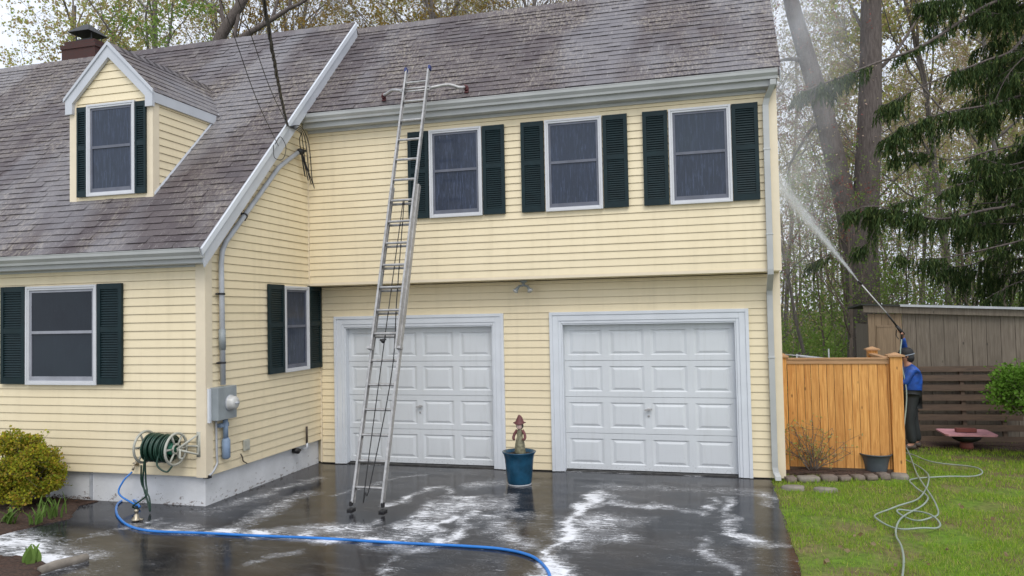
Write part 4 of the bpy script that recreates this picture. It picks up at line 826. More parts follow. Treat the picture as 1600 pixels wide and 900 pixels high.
def reg_left(r):
    while True:
        x, y = r.uniform(-4, -1.2), r.uniform(-4.2, -2.75)
        if y > -2.75-(-(x+1.5))*.62-.1 or y > -2.9: 
            if x < -1.62: return x, y
scatter_flecks('mulch_chips', 3500, reg_left, mat_leaf('mulch_chip', [(.05, .028, .018), (.09, .05, .03), (.035, .02, .014), (.14, .085, .05)], 0), .02, 'dark brown bark chips strewn over the bed below the golden bush', random.Random(2), .045)
# kerb log at the lower bed
a = G(62, 893, .02); b = G(135, 872, .02); s = MB(); s.tube([a, a.lerp(b, .3)+Vector((0, 0, .01)), a.lerp(b, .7), b, b+(b-a)*.02], [.055, .06, .06, .055, .03], 8, True, .8)
o = obj('edging_block', s, M['kerb'], None, True, base=tuple(a)); tag(o, 'low worn concrete edging strip beside the lower left flower bed', 'edging')
def leafball(mb, rng, c, rad, n, size, shell=.35, shape=None, up=.2):
    for i in range(n):
        while True:
            v = Vector((rng.uniform(-1, 1), rng.uniform(-1, 1), rng.uniform(-1, 1)))
            if shell < v.length < 1: break
        p = Vector((c[0]+v.x*rad[0], c[1]+v.y*rad[1], c[2]+v.z*rad[2])); leaf(mb, rng, p, size, v, up)
def leaf(mb, rng, p, size, out=None, up=.2):
    d = Vector((rng.gauss(0, 1), rng.gauss(0, 1), rng.gauss(0, 1)+up))
    if out is not None: d += out*1.2
    d.normalize(); sd_ = d.orthogonal().normalized(); sd_.rotate(Matrix.Rotation(rng.uniform(0, 6.28), 3, d)); L = size*rng.uniform(.6, 1.25); w = L*.42; n_ = d.cross(sd_)*L*.12
    i = len(mb.v); mb.v += [tuple(p), tuple(p+d*L*.5+sd_*w-n_), tuple(p+d*L), tuple(p+d*L*.5-sd_*w-n_)]; mb.f += [(i, i+1, i+2), (i, i+2, i+3)]
def bush(name, c, rad, lab, cat, mat, n, size, seed, clumps=22, bark='twig'):
    rg = random.Random(seed); root = thing(name, lab, cat, (c[0], c[1], 0)); lf = MB(); st = MB()
    for k in range(clumps):
        th = rg.uniform(0, 6.28); ph = math.acos(rg.uniform(-.6, 1)); rr = rg.uniform(.55, 1)
        p = Vector((c[0]+rad[0]*rr*math.sin(ph)*math.cos(th), c[1]+rad[1]*rr*math.sin(ph)*math.sin(th), c[2]+rad[2]*rr*math.cos(ph)))
        q = Vector((c[0]+rg.uniform(-.05, .05), c[1]+rg.uniform(-.05, .05), .0)); mid = q.lerp(p, .5)+Vector((0, 0, .08))
        st.tube(smooth_path([q, mid, p], 4), [.012-.001*j for j in range(9)], 5)
        r = rg.uniform(.18, .34)*max(rad); leafball(lf, rg, p, (r*.85, r*.85, r*.8), n//clumps, size, .1)
        for j in range(7):
            e = p+Vector((rg.gauss(0, 1), rg.gauss(0, 1), rg.gauss(.5, 1))).normalized()*r*rg.uniform(1.1, 1.75); st.tube([mid.lerp(p, .6), e], [.004, .0015], 3, False)
            for z_ in range(4): leaf(lf, rg, p.lerp(e, .5+.15*z_), size)
    obj('stems', st, M[bark], root, True); obj('foliage', lf, mat, root); return root
q = G(8, 812)
bush('garden_bush', (q.x-.24, q.y+.40, .42), (.46, .42, .47), 'dense golden green bush with reddish tips at the house front left', 'bush', M['bush'], 20000, .034, 21, 64)
def blades(name, c, n, h, w, lab, seed, spread=.08, lean=.4, cat='plant', mat='iris'):
    rg = random.Random(seed); s = MB()
    for i in range(n):
        a = rg.uniform(0, 6.28); p = Vector((c[0]+rg.gauss(0, spread), c[1]+rg.gauss(0, spread), c[2])); d = Vector((math.cos(a), math.sin(a), 0)); hh = h*rg.uniform(.6, 1.1); le = lean*rg.uniform(.3, 1); sdv = Vector((-d.y, d.x, 0)); rows = []
        for k in range(6): t = k/5; cc = p+d*(le*hh*t*t)+Vector((0, 0, hh*t*(1-.25*t*le))); ww = w*math.sin(math.pi*min(.95, .25+.75*t))*.9+.001; rows.append([cc-sdv*ww, cc+d*.004, cc+sdv*ww])
        s.grid(rows)
    o = obj(name, s, M[mat], None, True, base=tuple(c)); return tag(o, lab, cat)
q = G(82, 812); blades('iris_plant', (q.x, q.y, .03), 22, .26, .014, 'clump of upright sword shaped iris leaves at the bed edge', 1, .07, .5)
q = G(55, 822); blades('iris_plant', (q.x, q.y, .03), 14, .20, .013, 'lower clump of sword leaves between the golden bush and the taller iris clump', 2, .05, .7)
q = G(14, 822); blades('leafy_plant', (q.x, q.y, .03), 12, .20, .032, 'small broad leaved green plant under the golden bush', 3, .04, .9)
q = G(48, 886); blades('leafy_plant', (q.x, q.y, .04), 11, .17, .03, 'small broad leaved green plant in the lower left bed by the foam', 4, .03, .8)

# ================================================================== RIGHT BED, FENCE, STONES
YF = .62
mound('mulch_bed', [(6.80, .25), (7.2, .30), (7.7, .36), (8.1, .44), (8.33, .6), (8.33, .72), (6.80, .72)], .035, M['mulch'], RNG)
fen = thing('cedar_fence', 'new orange cedar board fence with capped posts beside the house corner', 'fence', (7.5, YF, 0))
s = MB(); x = 6.90; k = 0; rg = random.Random(6)
while x < 8.19:
    w = rg.uniform(.085, .125); w = min(w, 8.20-x); off = rg.uniform(0, .004); s.box((x+.003, YF-.012-off, .06), (x+w-.003, YF+.012, 1.475)); x += w
obj('fence_boards', s, M['fence'], fen)
s = MB(); s.box((6.88, YF-.03, 1.477), (8.20, YF+.03, 1.535)).box((6.88, YF-.045, 1.536), (8.20, YF+.045, 1.56)); obj('top_rail', s, M['cedar_cap'], fen, bevel=.003)
s = MB(); s.box((6.88, YF-.028, .02), (8.20, YF-.0, .058)); obj('kick_board', s, M['slat'], fen)
def fpost(x, y, h, w=.15):
    p = obj('fence_post', MB().box((x-w/2, y-w/2, 0), (x+w/2, y+w/2, h)), M['fence'], fen, bevel=.004)
    c = MB(); c.box((x-w/2-.03, y-w/2-.03, h), (x+w/2+.03, y+w/2+.03, h+.022)).grid([[(x-w/2-.02, y-w/2-.02, h+.022), (x+w/2+.02, y-w/2-.02, h+.022), (x+w/2+.02, y+w/2+.02, h+.022), (x-w/2-.02, y+w/2+.02, h+.022)], [(x-.01, y-.01, h+.055), (x+.01, y-.01, h+.055), (x+.01, y+.01, h+.055), (x-.01, y+.01, h+.055)]], True, True)
    obj('post_cap', c, M['cedar_cap'], p)
fpost(8.277, YF, 1.575); fpost(8.30, 2.3, 1.575, .14); fpost(6.845, YF, 1.57, .09)
s = MB(); y = YF+.08
while y < 2.2: w = .11; s.box((8.265, y, .06), (8.288, min(2.22, y+w-.002), 1.49)); y += w
obj('fence_boards', s, M['fence'], fen); s = MB(); s.box((8.235, YF+.08, 1.495), (8.32, 2.22, 1.53)); obj('top_rail', s, M['cedar_cap'], fen)
# trellis + rail behind the fence
s = MB(); 
for z in (1.52, 1.42): s.tube([P(1226, 554, 1, 3.0)+Vector((0, 0, z-1.52)), P(1250, 556, 1, 3.0)+Vector((0, 0, z-1.52))], .01, 6)
q = P(1245, 556, 1, 3.0); s.tube([(q.x, q.y, 0), (q.x, q.y, q.z+.03)], .014, 6); q2 = P(1295, 556, 1, 3.4); s.tube([(q2.x, q2.y, 0), (q2.x, q2.y, q2.z+.12)], .012, 6)
for z in (.35, .7, 1.05): s.tube([(q.x, q.y, z), (q2.x, q2.y, z)], .004, 5)
s.tube([(q.x, q.y, q.z), (q2.x, q2.y, q2.z-.06)], .022, 6); o = obj('wire_fence', s, M['grey_pvc'], None, True, base=(q.x, q.y, 0)); tag(o, 'thin grey rail and wire fence just visible over the cedar boards', 'fence')
# stones
SX = [(1228, 1245), (1247, 1281), (1283, 1309), (1311, 1331), (1333, 1351), (1353, 1371), (1373, 1391)]
names = ['grey brick shaped stone nearest the house corner', 'long pale grey flat stone second from the house corner', 'brown brick shaped stone third along the bed edge', 'rough grey brown stone in the middle of the bed edge', 'reddish tan stone just left of the mossy one', 'mossy rounded stone below the grey plastic pot', 'broad brown stone near the fence post']
for i, (a, b) in enumerate(SX):
    pa = G(a, 752-i*.7, 0); pb = G(b, 752-i*.7-.5, 0); c = (pa+pb)/2; dv = (pb-pa); rg = random.Random(i+40); n_ = Vector((-dv.y, dv.x, 0)).normalized(); s = MB(); rows = []
    L_ = dv.length/2-.006; D_ = .075; Hh = .052+rg.uniform(-.01, .015)
    for z, k in ((-.02, .97), (.01, 1), (Hh*.75, .98), (Hh, .86)):
        rows.append([c+dv.normalized()*L_*k*x_*(1+rg.uniform(-.05, .05))+n_*(D_*k*y_*(1+rg.uniform(-.08, .08))+.03)+Vector((0, 0, z+rg.uniform(-.006, .006)*(k < 1))) for x_, y_ in ((-1, -.8), (-.85, -1), (0, -1.03), (.85, -1), (1, -.8), (1, .8), (.85, 1), (0, 1), (-.85, 1), (-1, .8))])
    o = obj('edging_stone', s.grid(rows, True, True), M['stone'] if i != 1 else M['flat'], None, True, base=tuple(c)); tag(o, names[i], 'stone', 'stones edging the bed below the fence')
def flatstone(px, py, rx, ry, lab, seed, mat='flat', grp=None):
    c = G(px, py, 0); rg = random.Random(seed); rows = []
    prof = [1+rg.uniform(-.15, .15) for k in range(12)]
    for z, k in ((-.02, 1.02), (.016, 1), (.03, .9), (.034, .5), (.035, .05)): rows.append([(c.x+rx*k*prof[a]*math.cos(a*math.pi/6), c.y+ry*k*prof[a]*math.sin(a*math.pi/6), z) for a in range(12)])
    o = obj('flat_stone', MB().grid(rows, True), M[mat], None, True, base=tuple(c)); tag(o, lab, 'stone', grp)
flatstone(1240, 763, .14, .09, 'flat grey stepping stone in the grass nearest the driveway', 1); flatstone(1289, 766, .13, .07, 'flat tan stepping stone in the grass further from the driveway', 2); flatstone(1405, 744, .12, .16, 'wide flat stone slab at the foot of the fence post', 3)
# grey pot
q = G(1372, 742, 0); s = MB(); s.lathe([(.0, .005), (.135, .005), (.14, .03), (.155, .12), (.175, .2), (.197, .232), (.205, .235), (.207, .25), (.195, .25), (.18, .23), (.14, .06), (.0, .055)], (q.x, q.y+.12, .02), 28)
o = obj('plastic_pot', s, M['pot_grey'], None, True, base=(q.x, q.y+.12, 0)); tag(o, 'empty wide dark grey plastic pot against the cedar fence', 'pot')
# bare climbing shrub
q = G(1272, 742, 0); rt = thing('twiggy_shrub', 'sparse half bare shrub with thin reddish stems in front of the fence', 'shrub', (q.x, q.y+.1, 0)); st = MB(); lf = MB(); rg = random.Random(31)
for k in range(20):
    a = rg.uniform(-1.3, 1.3); p = Vector((q.x+rg.uniform(-.05, .05), q.y+.1, .03)); d = Vector((math.sin(a)*.75, rg.uniform(-.2, .15), 1)).normalized(); pts = [p]; L_ = rg.uniform(.5, .78)
    for j in range(7): d = (d+Vector((rg.gauss(0, .22), rg.gauss(0, .08), rg.gauss(-.03, .12)))).normalized(); p = p+d*L_/7; pts.append(p)
    st.tube(pts, [.007-.0008*j for j in range(8)], 5)
    for j in range(2, 8):
        for _ in range(2):
            e = pts[j]+Vector((rg.gauss(0, .07), rg.gauss(0, .05), rg.gauss(.03, .06))); st.tube([pts[j], e], [.003, .001], 3, False)
            for _z in range(3): leaf(lf, rg, e, .028)
obj('stems', st, M['twig'], rt, True); obj('leaves', lf, M['leaf_yg'], rt)

# ================================================================== LAWN HOSE
pa = [(1411, 690), (1422, 713), (1432, 738), (1448, 765), (1462, 788), (1466, 800), (1458, 808), (1440, 812), (1418, 807), (1402, 800.5), (1408, 796), (1432, 798), (1455, 807), (1469, 818), (1460, 824.5), (1438, 826), (1408, 824), (1380, 816), (1367, 808), (1372, 800), (1396, 794), (1425, 785), (1440, 773), (1450, 757), (1450, 741), (1437, 728), (1412, 717), (1400, 711), (1404, 706), (1424, 711), (1452, 720), (1500, 727), (1528, 733), (1534, 738.5), (1512, 744), (1470, 745), (1432, 745), (1421, 751), (1431, 762), (1445, 770), (1450, 780), (1444, 788), (1424, 798), (1408, 811), (1400, 824), (1401, 837), (1408, 853), (1412, 871), (1410, 900), (1407, 940), (1400, 1000)]
pts = [G(x, y, .035) for x, y in pa]; hs = smooth_path(pts, 6)
hs = [Vector((p.x, p.y, .032+.012*math.sin(i*.37)+.006*math.sin(i*.11))) for i, p in enumerate(hs)]
o = obj('garden_hose', MB().tube(hs, .0095, 8), M['lawn_hose'], None, True, base=tuple(pts[10])); tag(o, 'pale grey green hose looping over the lawn from the fence post', 'hose')
# grass blades
s = MB(); rg = random.Random(77)
def hole(x, y): return noise.noise(Vector((x*1.1, y*1.1, 5)))+.5*noise.noise(Vector((x*3.1, y*3.1, 2)))
def grass_ok(x, y):
    if x < 6.60+.05*noise.noise(Vector((0, y*5, 0)))+.03*noise.noise(Vector((0, y*17, 0))): return False
    if y > .28+(x-6.8)*.13 and x < 8.38 and y < 2.0: return False
    return True
i = 0
while i < 105000:
    y = -5.4+8.9*rg.random()**1.25; x = rg.uniform(6.6, 7.9+(y+6)*.62+2.6)
    if not grass_ok(x, y): continue
    hh = hole(x, y)
    if hh < -.22 and rg.random() < .8: continue
    if x > 8.6 and y > -1.5 and noise.noise(Vector((x*1.3, y*2.2, 31))) > .12 and rg.random() < .85: continue
    if y > 2.9 and rg.random() < .6: continue
    i += 1
    h = rg.uniform(.014, .040)*(1.0+1.1*max(-.5, noise.noise(Vector((x*4.5, y*4.5, 8))))); a = rg.uniform(0, 6.28); w = rg.uniform(.0016, .0034)*(1+max(0, y+4)*.12); lx, ly = rg.gauss(0, .018), rg.gauss(0, .018); k = len(s.v)
    s.v += [(x-w*math.cos(a), y-w*math.sin(a), -.015), (x+w*math.cos(a), y+w*math.sin(a), -.015), (x+lx, y+ly, h)]; s.f.append((k, k+1, k+2))
o = obj('lawn_grass', s, M['grass']); tag(o, 'short patchy green spring grass right of the driveway', 'grass', kind='stuff')
s = MB(); rg = random.Random(5)
for px, py in ((1312, 854), (1316, 858), (1362, 848), (1478, 856), (1545, 812), (1290, 875), (1340, 835), (1500, 790), (1580, 870), (1450, 880), (1395, 885), (1560, 760)):
    c = G(px, py, .03)
    for k in range(2): leaf(s, rg, c+Vector((rg.uniform(-.02, .02), rg.uniform(-.02, .02), 0)), .05)
o = obj('fallen_leaves', s, M['dry']); tag(o, 'few dry fallen leaves scattered on the lawn', 'leaves', kind='stuff')
dirt = [(1210, 762), (1213, 780), (1222, 820), (1236, 870), (1246, 905)]

# ================================================================== SHED, SLATS, BASIN, SHRUB
YS = 3.5; sx0, sx1 = 8.47, 12.6; ztop = lambda x: 2.135-.048*(x-8.9)
shed = thing('garden_shed', 'low weathered grey board shed with nearly flat roof behind the fence', 'shed', (10.5, YS, 0))
s = MB(); x = 9.0; rg = random.Random(12)
while x < sx1:
    w = .21; xe = min(x+w, sx1); o_ = rg.uniform(0, .006); s.grid([[(x+.003, YS-o_, -.05), (xe-.003, YS-o_, -.05), (xe-.003, YS+.02, -.05), (x+.003, YS+.02, -.05)], [(x+.003, YS-o_, ztop(x)), (xe-.003, YS-o_, ztop(xe)), (xe-.003, YS+.02, ztop(xe)), (x+.003, YS+.02, ztop(x))]], True, True); x = xe
s.box((9.0, YS+.021, -.05), (sx1, YS+.04, 1.95)); s.box((sx1-.02, YS+.041, -.05), (sx1, YS+1.2, 1.9)); s.box((sx0, YS+.041, -.05), (sx0+.02, YS+1.2, 1.95))
obj('board_wall', s, M['shedwood'], shed)
s = MB(); x = sx0
while x < 8.995:
    xe = min(x+.105, 8.997); s.box((x+.002, YS-.006-rg.uniform(0, .004), -.05), (xe-.002, YS+.03, 2.13)); x = xe
obj('tan_wall', s, M['sheddoor'], shed, label='lighter tan vertical boards around the shed door')
s = MB(); s.box((8.60, YS-.022, .1), (8.84, YS-.011, 1.93)); s.box((8.60, YS-.030, 1.90), (8.84, YS-.0225, 1.93)); dd = obj('shed_door', s, M['sheddoor'], shed); s = MB(); s.tube([(8.63, YS-.03, 1.32), (8.63, YS-.05, 1.35), (8.63, YS-.03, 1.40)], .006, 6); obj('handle', s, M['black'], dd)
s = MB(); s.grid([[(x_, YS-.09, ztop(x_)-.0), (x_, YS-.05, ztop(x_)-.0), (x_, YS-.05, ztop(x_)-.0+.0-.0+.115), (x_, YS-.09, ztop(x_)+.115)] for x_ in (sx0-.08, sx1+.1)], True, True); obj('fascia_board', s, M['shedwood'], shed)
s = MB(); s.grid([[(x_, YS-.13, ztop(x_)+.118), (x_, YS+1.3, ztop(x_)+.06), (x_, YS+1.3, ztop(x_)+.09), (x_, YS-.13, ztop(x_)+.145)] for x_ in (sx0-.12, sx1+.14)], True, True); obj('roof', s, M['roofing'], shed)
s = MB(); s.grid([[(x_, YS-.145, ztop(x_)+.112), (x_, YS-.131, ztop(x_)+.112), (x_, YS-.131, ztop(x_)+.15), (x_, YS-.145, ztop(x_)+.15)] for x_ in (8.95, sx1+.14)], True, True); obj('drip_edge', s, M['grey_pvc'], shed)
pl = thing('slatted_pallet', 'dark slatted timber frame of horizontal boards leaning on the shed wall', 'pallet', (9.9, YS-.2, 0))
zz = .05
yy = lambda z: YS-.20+.13*z
for z0, h in ((.02, .09), (.19, .10), (.36, .10), (.52, .10), (.68, .10), (.84, .10), (1.0, .10), (1.15, .09)):
    x1_ = 10.45+.0 if z0 > .85 else 10.68
    s = MB(); s.obox(((9.08+x1_)/2, yy(z0)-.02, z0+h/2), (1, 0, .012), (0, 1, -.13), (0, .13, 1), x1_-9.08, .022, h); obj('slat', s, M['slat'], pl)
for x_ in (9.15, 9.85, 10.42): s = MB(); s.obox((x_, yy(.6)+.02, .6), (1, 0, 0), (0, 1, -.13), (0, .13, 1), .06, .05, 1.24); obj('upright', s, M['slat'], pl)
q = P(1510, 690, 1, 2.75); bs = thing('basin', 'shallow pink square basin on a dark bowl and red clay foot by the shed', 'basin', (q.x, 2.75, 0))
s = MB(); cx_, cy2 = q.x, 2.75; s.lathe([(.09, .0), (.10, .03), (.09, .09), (.08, .11)], (cx_, cy2, 0), 18, True); obj('clay_foot', s, M['redbrick'], bs, True)
s = MB(); s.lathe([(.11, .11), (.19, .15), (.23, .215)], (cx_, cy2, 0), 20, True); obj('dark_bowl', s, M['black'], bs, True)
s = MB(); s.grid([[(cx_+k*a, cy2+k2*b, z) for a, b in ((-.9, -1), (.9, -1), (1, -.85), (1, .85), (.9, 1), (-.9, 1), (-1, .85), (-1, -.85))] for k, k2, z in ((.25, .2, .216), (.36, .30, .235), (.365, .305, .262), (.34, .28, .262), (.26, .22, .245), (.01, .01, .243))], True); obj('pink_rim', s, M['pink'], bs)
s = MB(); s.box((cx_-.13, cy2+.02, .25), (cx_+.16, cy2+.12, .31), .006); o = obj('clay_brick', s, M['redbrick'], None, False, base=(cx_, cy2+.07, .25)); tag(o, 'single red brick lying across the pink basin', 'brick')
q = P(1600, 620, 1, 1.9)
bush('leafy_shrub', (q.x+.42, 2.0, .95), (.80, .6, .62), 'bright green leafy shrub at the right edge in front of the shed', 'shrub', M['shrub'], 14000, .05, 41, 44)
def far_dirt(r): return r.uniform(8.4, 11.6), r.uniform(2.55, 3.4)
scatter_flecks('leaf_litter', 1500, far_dirt, M['dry'], .016, 'brown leaf litter and soil along the foot of the shed', random.Random(8), -.005)
mound('soil_bed', [(8.5, 2.95), (9.5, 2.75), (10.6, 2.6), (12.5, 2.3), (12.5, 3.45), (8.5, 3.45)], .02, M['mulch'], RNG)

# ================================================================== PERSON
def skin_mesh(name, verts, edges, radii, mat, parent, sub=2, rootv=0):
    org = ORG[parent]; me = bpy.data.meshes.new(name+'_skeleton'); me.from_pydata([tuple(Vector(v)-org) for v in verts], edges, []); o = bpy.data.objects.new(name+'_tmp', me); SC.collection.objects.link(o)
    o.modifiers.new('s', 'SKIN'); sv = me.skin_vertices[0].data
    for i, r in enumerate(radii): sv[i].radius = (r, r) if isinstance(r, (int, float)) else r
    for i in range(len(radii)): sv[i].use_root = (i == rootv)
    b = o.modifiers.new('u', 'SUBSURF'); b.levels = sub; b.render_levels = sub
    dg = bpy.context.evaluated_depsgraph_get(); m2 = bpy.data.meshes.new_from_object(o.evaluated_get(dg)); bpy.data.objects.remove(o); bpy.data.meshes.remove(me)
    m2.name = name; m2.materials.clear(); m2.materials.append(mat)
    for p in m2.polygons: p.use_smooth = True
    r = bpy.data.objects.new(name, m2); SC.collection.objects.link(r); r.parent = parent; ORG[r] = org; return r
bxp, byp = 8.885, 2.60
man = thing('person', 'person in blue jacket, dark trousers and black cap raising a spray lance behind the fence', 'person', (bxp, byp, 0))
V = {}
def J(n, x, y, z, r): V[n] = (Vector((bxp+x, byp+y, z)), r)
J('pelvis', .02, 0, .84, .125); J('belly', .025, 0, .98, .13); J('chest', .03, 0, 1.15, .145); J('collar', .01, 0, 1.28, .10); J('neck', -.02, 0, 1.345, .05)
J('hipL', -.0, -.09, .80, .09); J('kneeL', -.055, -.11, .46, .062); J('ankL', -.02, -.12, .09, .042); J('toeL', -.15, -.14, .035, .035)
J('hipR', .04, .09, .80, .09); J('kneeR', .05, .12, .46, .062); J('ankR', .11, .13, .09, .042); J('toeR', -.01, .16, .035, .035)
J('shL', .02, .15, 1.27, .055); J('elL', -.015, .17, 1.52, .040); J('wrL', -.065, .06, 1.76, .026); J('haL', -.08, -.01, 1.82, .028)
J('shR', .0, -.15, 1.25, .055); J('elR', -.11, -.19, 1.03, .040); J('wrR', -.27, -.10, 1.15, .026); J('haR', -.32, -.06, 1.19, .028)
names_ = list(V); E = [('pelvis', 'belly'), ('belly', 'chest'), ('chest', 'collar'), ('collar', 'neck'), ('pelvis', 'hipL'), ('hipL', 'kneeL'), ('kneeL', 'ankL'), ('ankL', 'toeL'), ('pelvis', 'hipR'), ('hipR', 'kneeR'), ('kneeR', 'ankR'), ('ankR', 'toeR'), ('collar', 'shL'), ('shL', 'elL'), ('elL', 'wrL'), ('wrL', 'haL'), ('collar', 'shR'), ('shR', 'elR'), ('elR', 'wrR'), ('wrR', 'haR')]
hc = Vector((bxp-.035, byp, 1.455)); J('headlow', -.03, 0, 1.40, .075); J('head', -.035, 0, 1.475, .092); E += [('neck', 'headlow'), ('headlow', 'head')]; names_ = list(V)
fing = []
for hand, base_dir in (('haL', Vector((-.5, .0, .8))), ('haR', Vector((-.8, -.3, .3)))):
    h0 = V[hand][0]; bd = base_dir.normalized(); sdv = bd.cross(Vector((0, 0, 1))).normalized(); cur = bd.cross(sdv).normalized()
    for k in range(5):
        L_ = (.03, .042, .046, .042, .034)[k]; off = (k-2)*.014
        if k == 0: a = h0+sdv*(-.03); d1 = (-sdv*.9+bd*.3+cur*.5).normalized()
        else: a = h0+sdv*off+bd*.012; d1 = (bd+cur*.25).normalized()
        n1, n2 = f'{hand}f{k}a', f'{hand}f{k}b'; V[n1] = (a+d1*L_, .009); V[n2] = (a+d1*L_+(cur*.9+bd*.1).normalized()*L_*.8, .0075); E += [(hand, n1), (n1, n2)]
names_ = list(V)
body = skin_mesh('body', [V[n][0] for n in names_], [(names_.index(a), names_.index(b)) for a, b in E], [V[n][1] for n in names_], M['skin'], man)
s = MB(); nf = hc+Vector((-.095, 0, .0)); s.ball(nf, .016, 8, (1.2, .8, 1.3)); s.ball(hc+Vector((-.0, -.088, -.0)), .02, 8, (.6, .35, 1)); s.ball(hc+Vector((-.0, .088, -.0)), .02, 8, (.6, .35, 1)); s.tube([hc+Vector((-.088, -.025, -.045)), hc+Vector((-.092, 0, -.047)), hc+Vector((-.088, .025, -.045))], .006, 5)
obj('face_features', s, M['skin'], man, True); s = MB(); s.ball(hc+Vector((-.085, -.03, .02)), .009, 6); s.ball(hc+Vector((-.085, .03, .02)), .009, 6); obj('eyes', s, M['black'], man, True)
sub = ['pelvis', 'belly', 'chest', 'collar', 'shL', 'elL', 'wrL', 'shR', 'elR', 'wrR']; add = dict(pelvis=.03, belly=.035, chest=.03, collar=.02, shL=.02, elL=.018, wrL=.014, shR=.02, elR=.018, wrR=.014)
vv = [(V[n][0]-(Vector((0, 0, .05)) if n == 'pelvis' else Vector((0, 0, 0)))) for n in sub]; ed = [(a, b) for a, b in E if a in sub and b in sub]
skin_mesh('jacket', vv+[V['neck'][0]-Vector((0, 0, .03))], [(sub.index(a), sub.index(b)) for a, b in ed]+[(3, 10)], [V[n][1]+add[n] for n in sub]+[.075], M['jacket'], man)
sub = ['pelvis', 'hipL', 'kneeL', 'ankL', 'hipR', 'kneeR', 'ankR']; vv = [V[n][0]-(Vector((0, 0, .03)) if n[0] == 'p' else Vector((0, 0, 0))) for n in sub]; ed = [(a, b) for a, b in E if a in sub and b in sub]
skin_mesh('trousers', vv, [(sub.index(a), sub.index(b)) for a, b in ed], [V[n][1]+(.02 if n[0] != 'a' else .03) for n in sub], M['trousers'], man)
for sd_, an, to in (('L', 'ankL', 'toeL'), ('R', 'ankR', 'toeR')):
    a, t_ = V[an][0], V[to][0]; s = MB(); s.tube(smooth_path([a+Vector((.05, 0, -.045)), a+Vector((-.02, 0, -.035)), t_+Vector((0, 0, .012)), t_+Vector((-.03, 0, .008))], 4), [.03]+[.05]*4+[.047]*4+[.042]*3+[.02], 10, True, .9); obj('boot', s, M['shoe'], man, True)
s = MB(); cc = hc+Vector((.0, 0, .035)); rows = []
tl = Matrix.Rotation(math.radians(-12), 3, 'Y')
for r_, h in ((.105, -.02), (.108, .01), (.103, .05), (.08, .085), (.04, .102), (.004, .107)): rows.append([cc+tl @ Vector((r_*1.05*math.cos(a*math.pi/9), r_*.9*math.sin(a*math.pi/9), h)) for a in range(18)])
s.grid(rows, True); s.grid([[cc+tl @ Vector((-.07-k*.11*math.cos(a), .085*math.sin(a), -.01-k*.02)) for a in [x_*.26-1.3 for x_ in range(11)]] for k in (0, .5, 1)]); obj('cap', s, M['cap'], man, True)
s = MB(); s.tube([cc+tl @ Vector((.112*math.cos(a*math.pi/9), .10*math.sin(a*math.pi/9), -.012)) for a in range(-7, 8)], .010, 6); obj('cap_band', s, M['capgrey'], man, True)
s = MB(); s.ball(hc+Vector((.035, 0, -.02)), .088, 12, (.95, .98, 1.05)); obj('hair', s, M['black'], man, True)
# lance
hl = V['haL'][0]; tip = P(1343, 441, 1, 2.35); g1 = P(1385, 489, 1, 2.48)
lance = thing('spray_lance', 'long pressure washer lance with black grip and steel tube held by the person', 'spray lance', tuple(hl))
s = MB(); d1 = (g1-hl).normalized(); s.tube([hl-d1*.02, hl+d1*.16], [.03, .022], 10); s.tube([hl+d1*.02, hl-Vector((.02, .02, .09))], [.020, .014], 8); s.tube(smooth_path([hl+d1*.12+Vector((-.02, 0, -.03)), hl+Vector((-.09, 0, -.03)), hl-Vector((.06, .02, .09))], 5), .007, 6); obj('trigger_gun', s, M['black'], lance, True)
s = MB(); s.tube([hl+d1*.14, g1], .014, 8); obj('black_sleeve', s, M['black'], lance, True); s = MB(); s.tube([g1, tip], .0095, 8); obj('steel_tube', s, M['vinyl'], lance, True); s = MB(); dd_ = (tip-g1).normalized(); s.tube([tip-dd_*.05, tip+dd_*.03], .016, 8); obj('nozzle', s, M['black'], lance, True)
s = MB(); hp = hl-Vector((.02, .02, .09)); s.tube(smooth_path([hp, hp+Vector((-.05, -.12, -.3)), Vector((8.78, 2.35, .9)), Vector((8.66, 2.1, .3)), Vector((8.6, 1.9, .04)), pts[0]+Vector((0, .1, 0)), pts[0]]), .010, 6); o = obj('lance_feed_hose', s, M['lawn_hose'], None, True, base=(8.6, 1.9, 0)); tag(o, 'grey hose rising from the grass to the raised lance', 'hose')

# ================================================================== WATER SPRAY AND MIST
end = P(1213, 283, 1, 1.75); ddv = (end-tip-dd_*.03); Lc = ddv.length*1.06; t0 = tip+dd_*.03
s = MB(); s.lathe([(.010, 0), (.012+.085*Lc*.5, Lc*.5), (.012+.085*Lc, Lc)], (0, 0, 0), 20, True)
sp = obj('water_spray', s, mat_volume('spray_jet_water', 34, kind='jet')); sp.location = t0; sp.rotation_mode = 'QUATERNION'; sp.rotation_quaternion = ddv.to_track_quat('Z', 'Y'); tag(sp, 'white cone of water jetting from the lance tip to the house end', 'water spray', kind='stuff')
s = MB(); rg = random.Random(66); az = ddv.normalized(); u_ = az.orthogonal().normalized(); w_ = az.cross(u_)
for i in range(9000):
    t = Lc*rg.random()**.8; rr_ = (.003+.085*t)*abs(rg.gauss(0, .62)); a = rg.uniform(0, 6.28); p = t0+az*t+(u_*math.cos(a)+w_*math.sin(a))*rr_; dv = (az+(u_*math.cos(a)+w_*math.sin(a))*.06); l = rg.uniform(.008, .035); q_ = dv.orthogonal().normalized()*rg.uniform(.0008, .0017)
    q2_ = dv.cross(q_).normalized()*q_.length; k = len(s.v); s.v += [tuple(p), tuple(p+dv*l*.7+q_), tuple(p+dv*l*.7-q_*.5+q2_*.87), tuple(p+dv*l*.7-q_*.5-q2_*.87)]; s.f += [(k, k+1, k+2), (k, k+2, k+3), (k, k+3, k+1), (k+1, k+3, k+2)]
o = obj('spray_droplets', s, M['droplet']); tag(o, 'streaking white droplets inside the jet from the lance', 'water drops', kind='stuff')
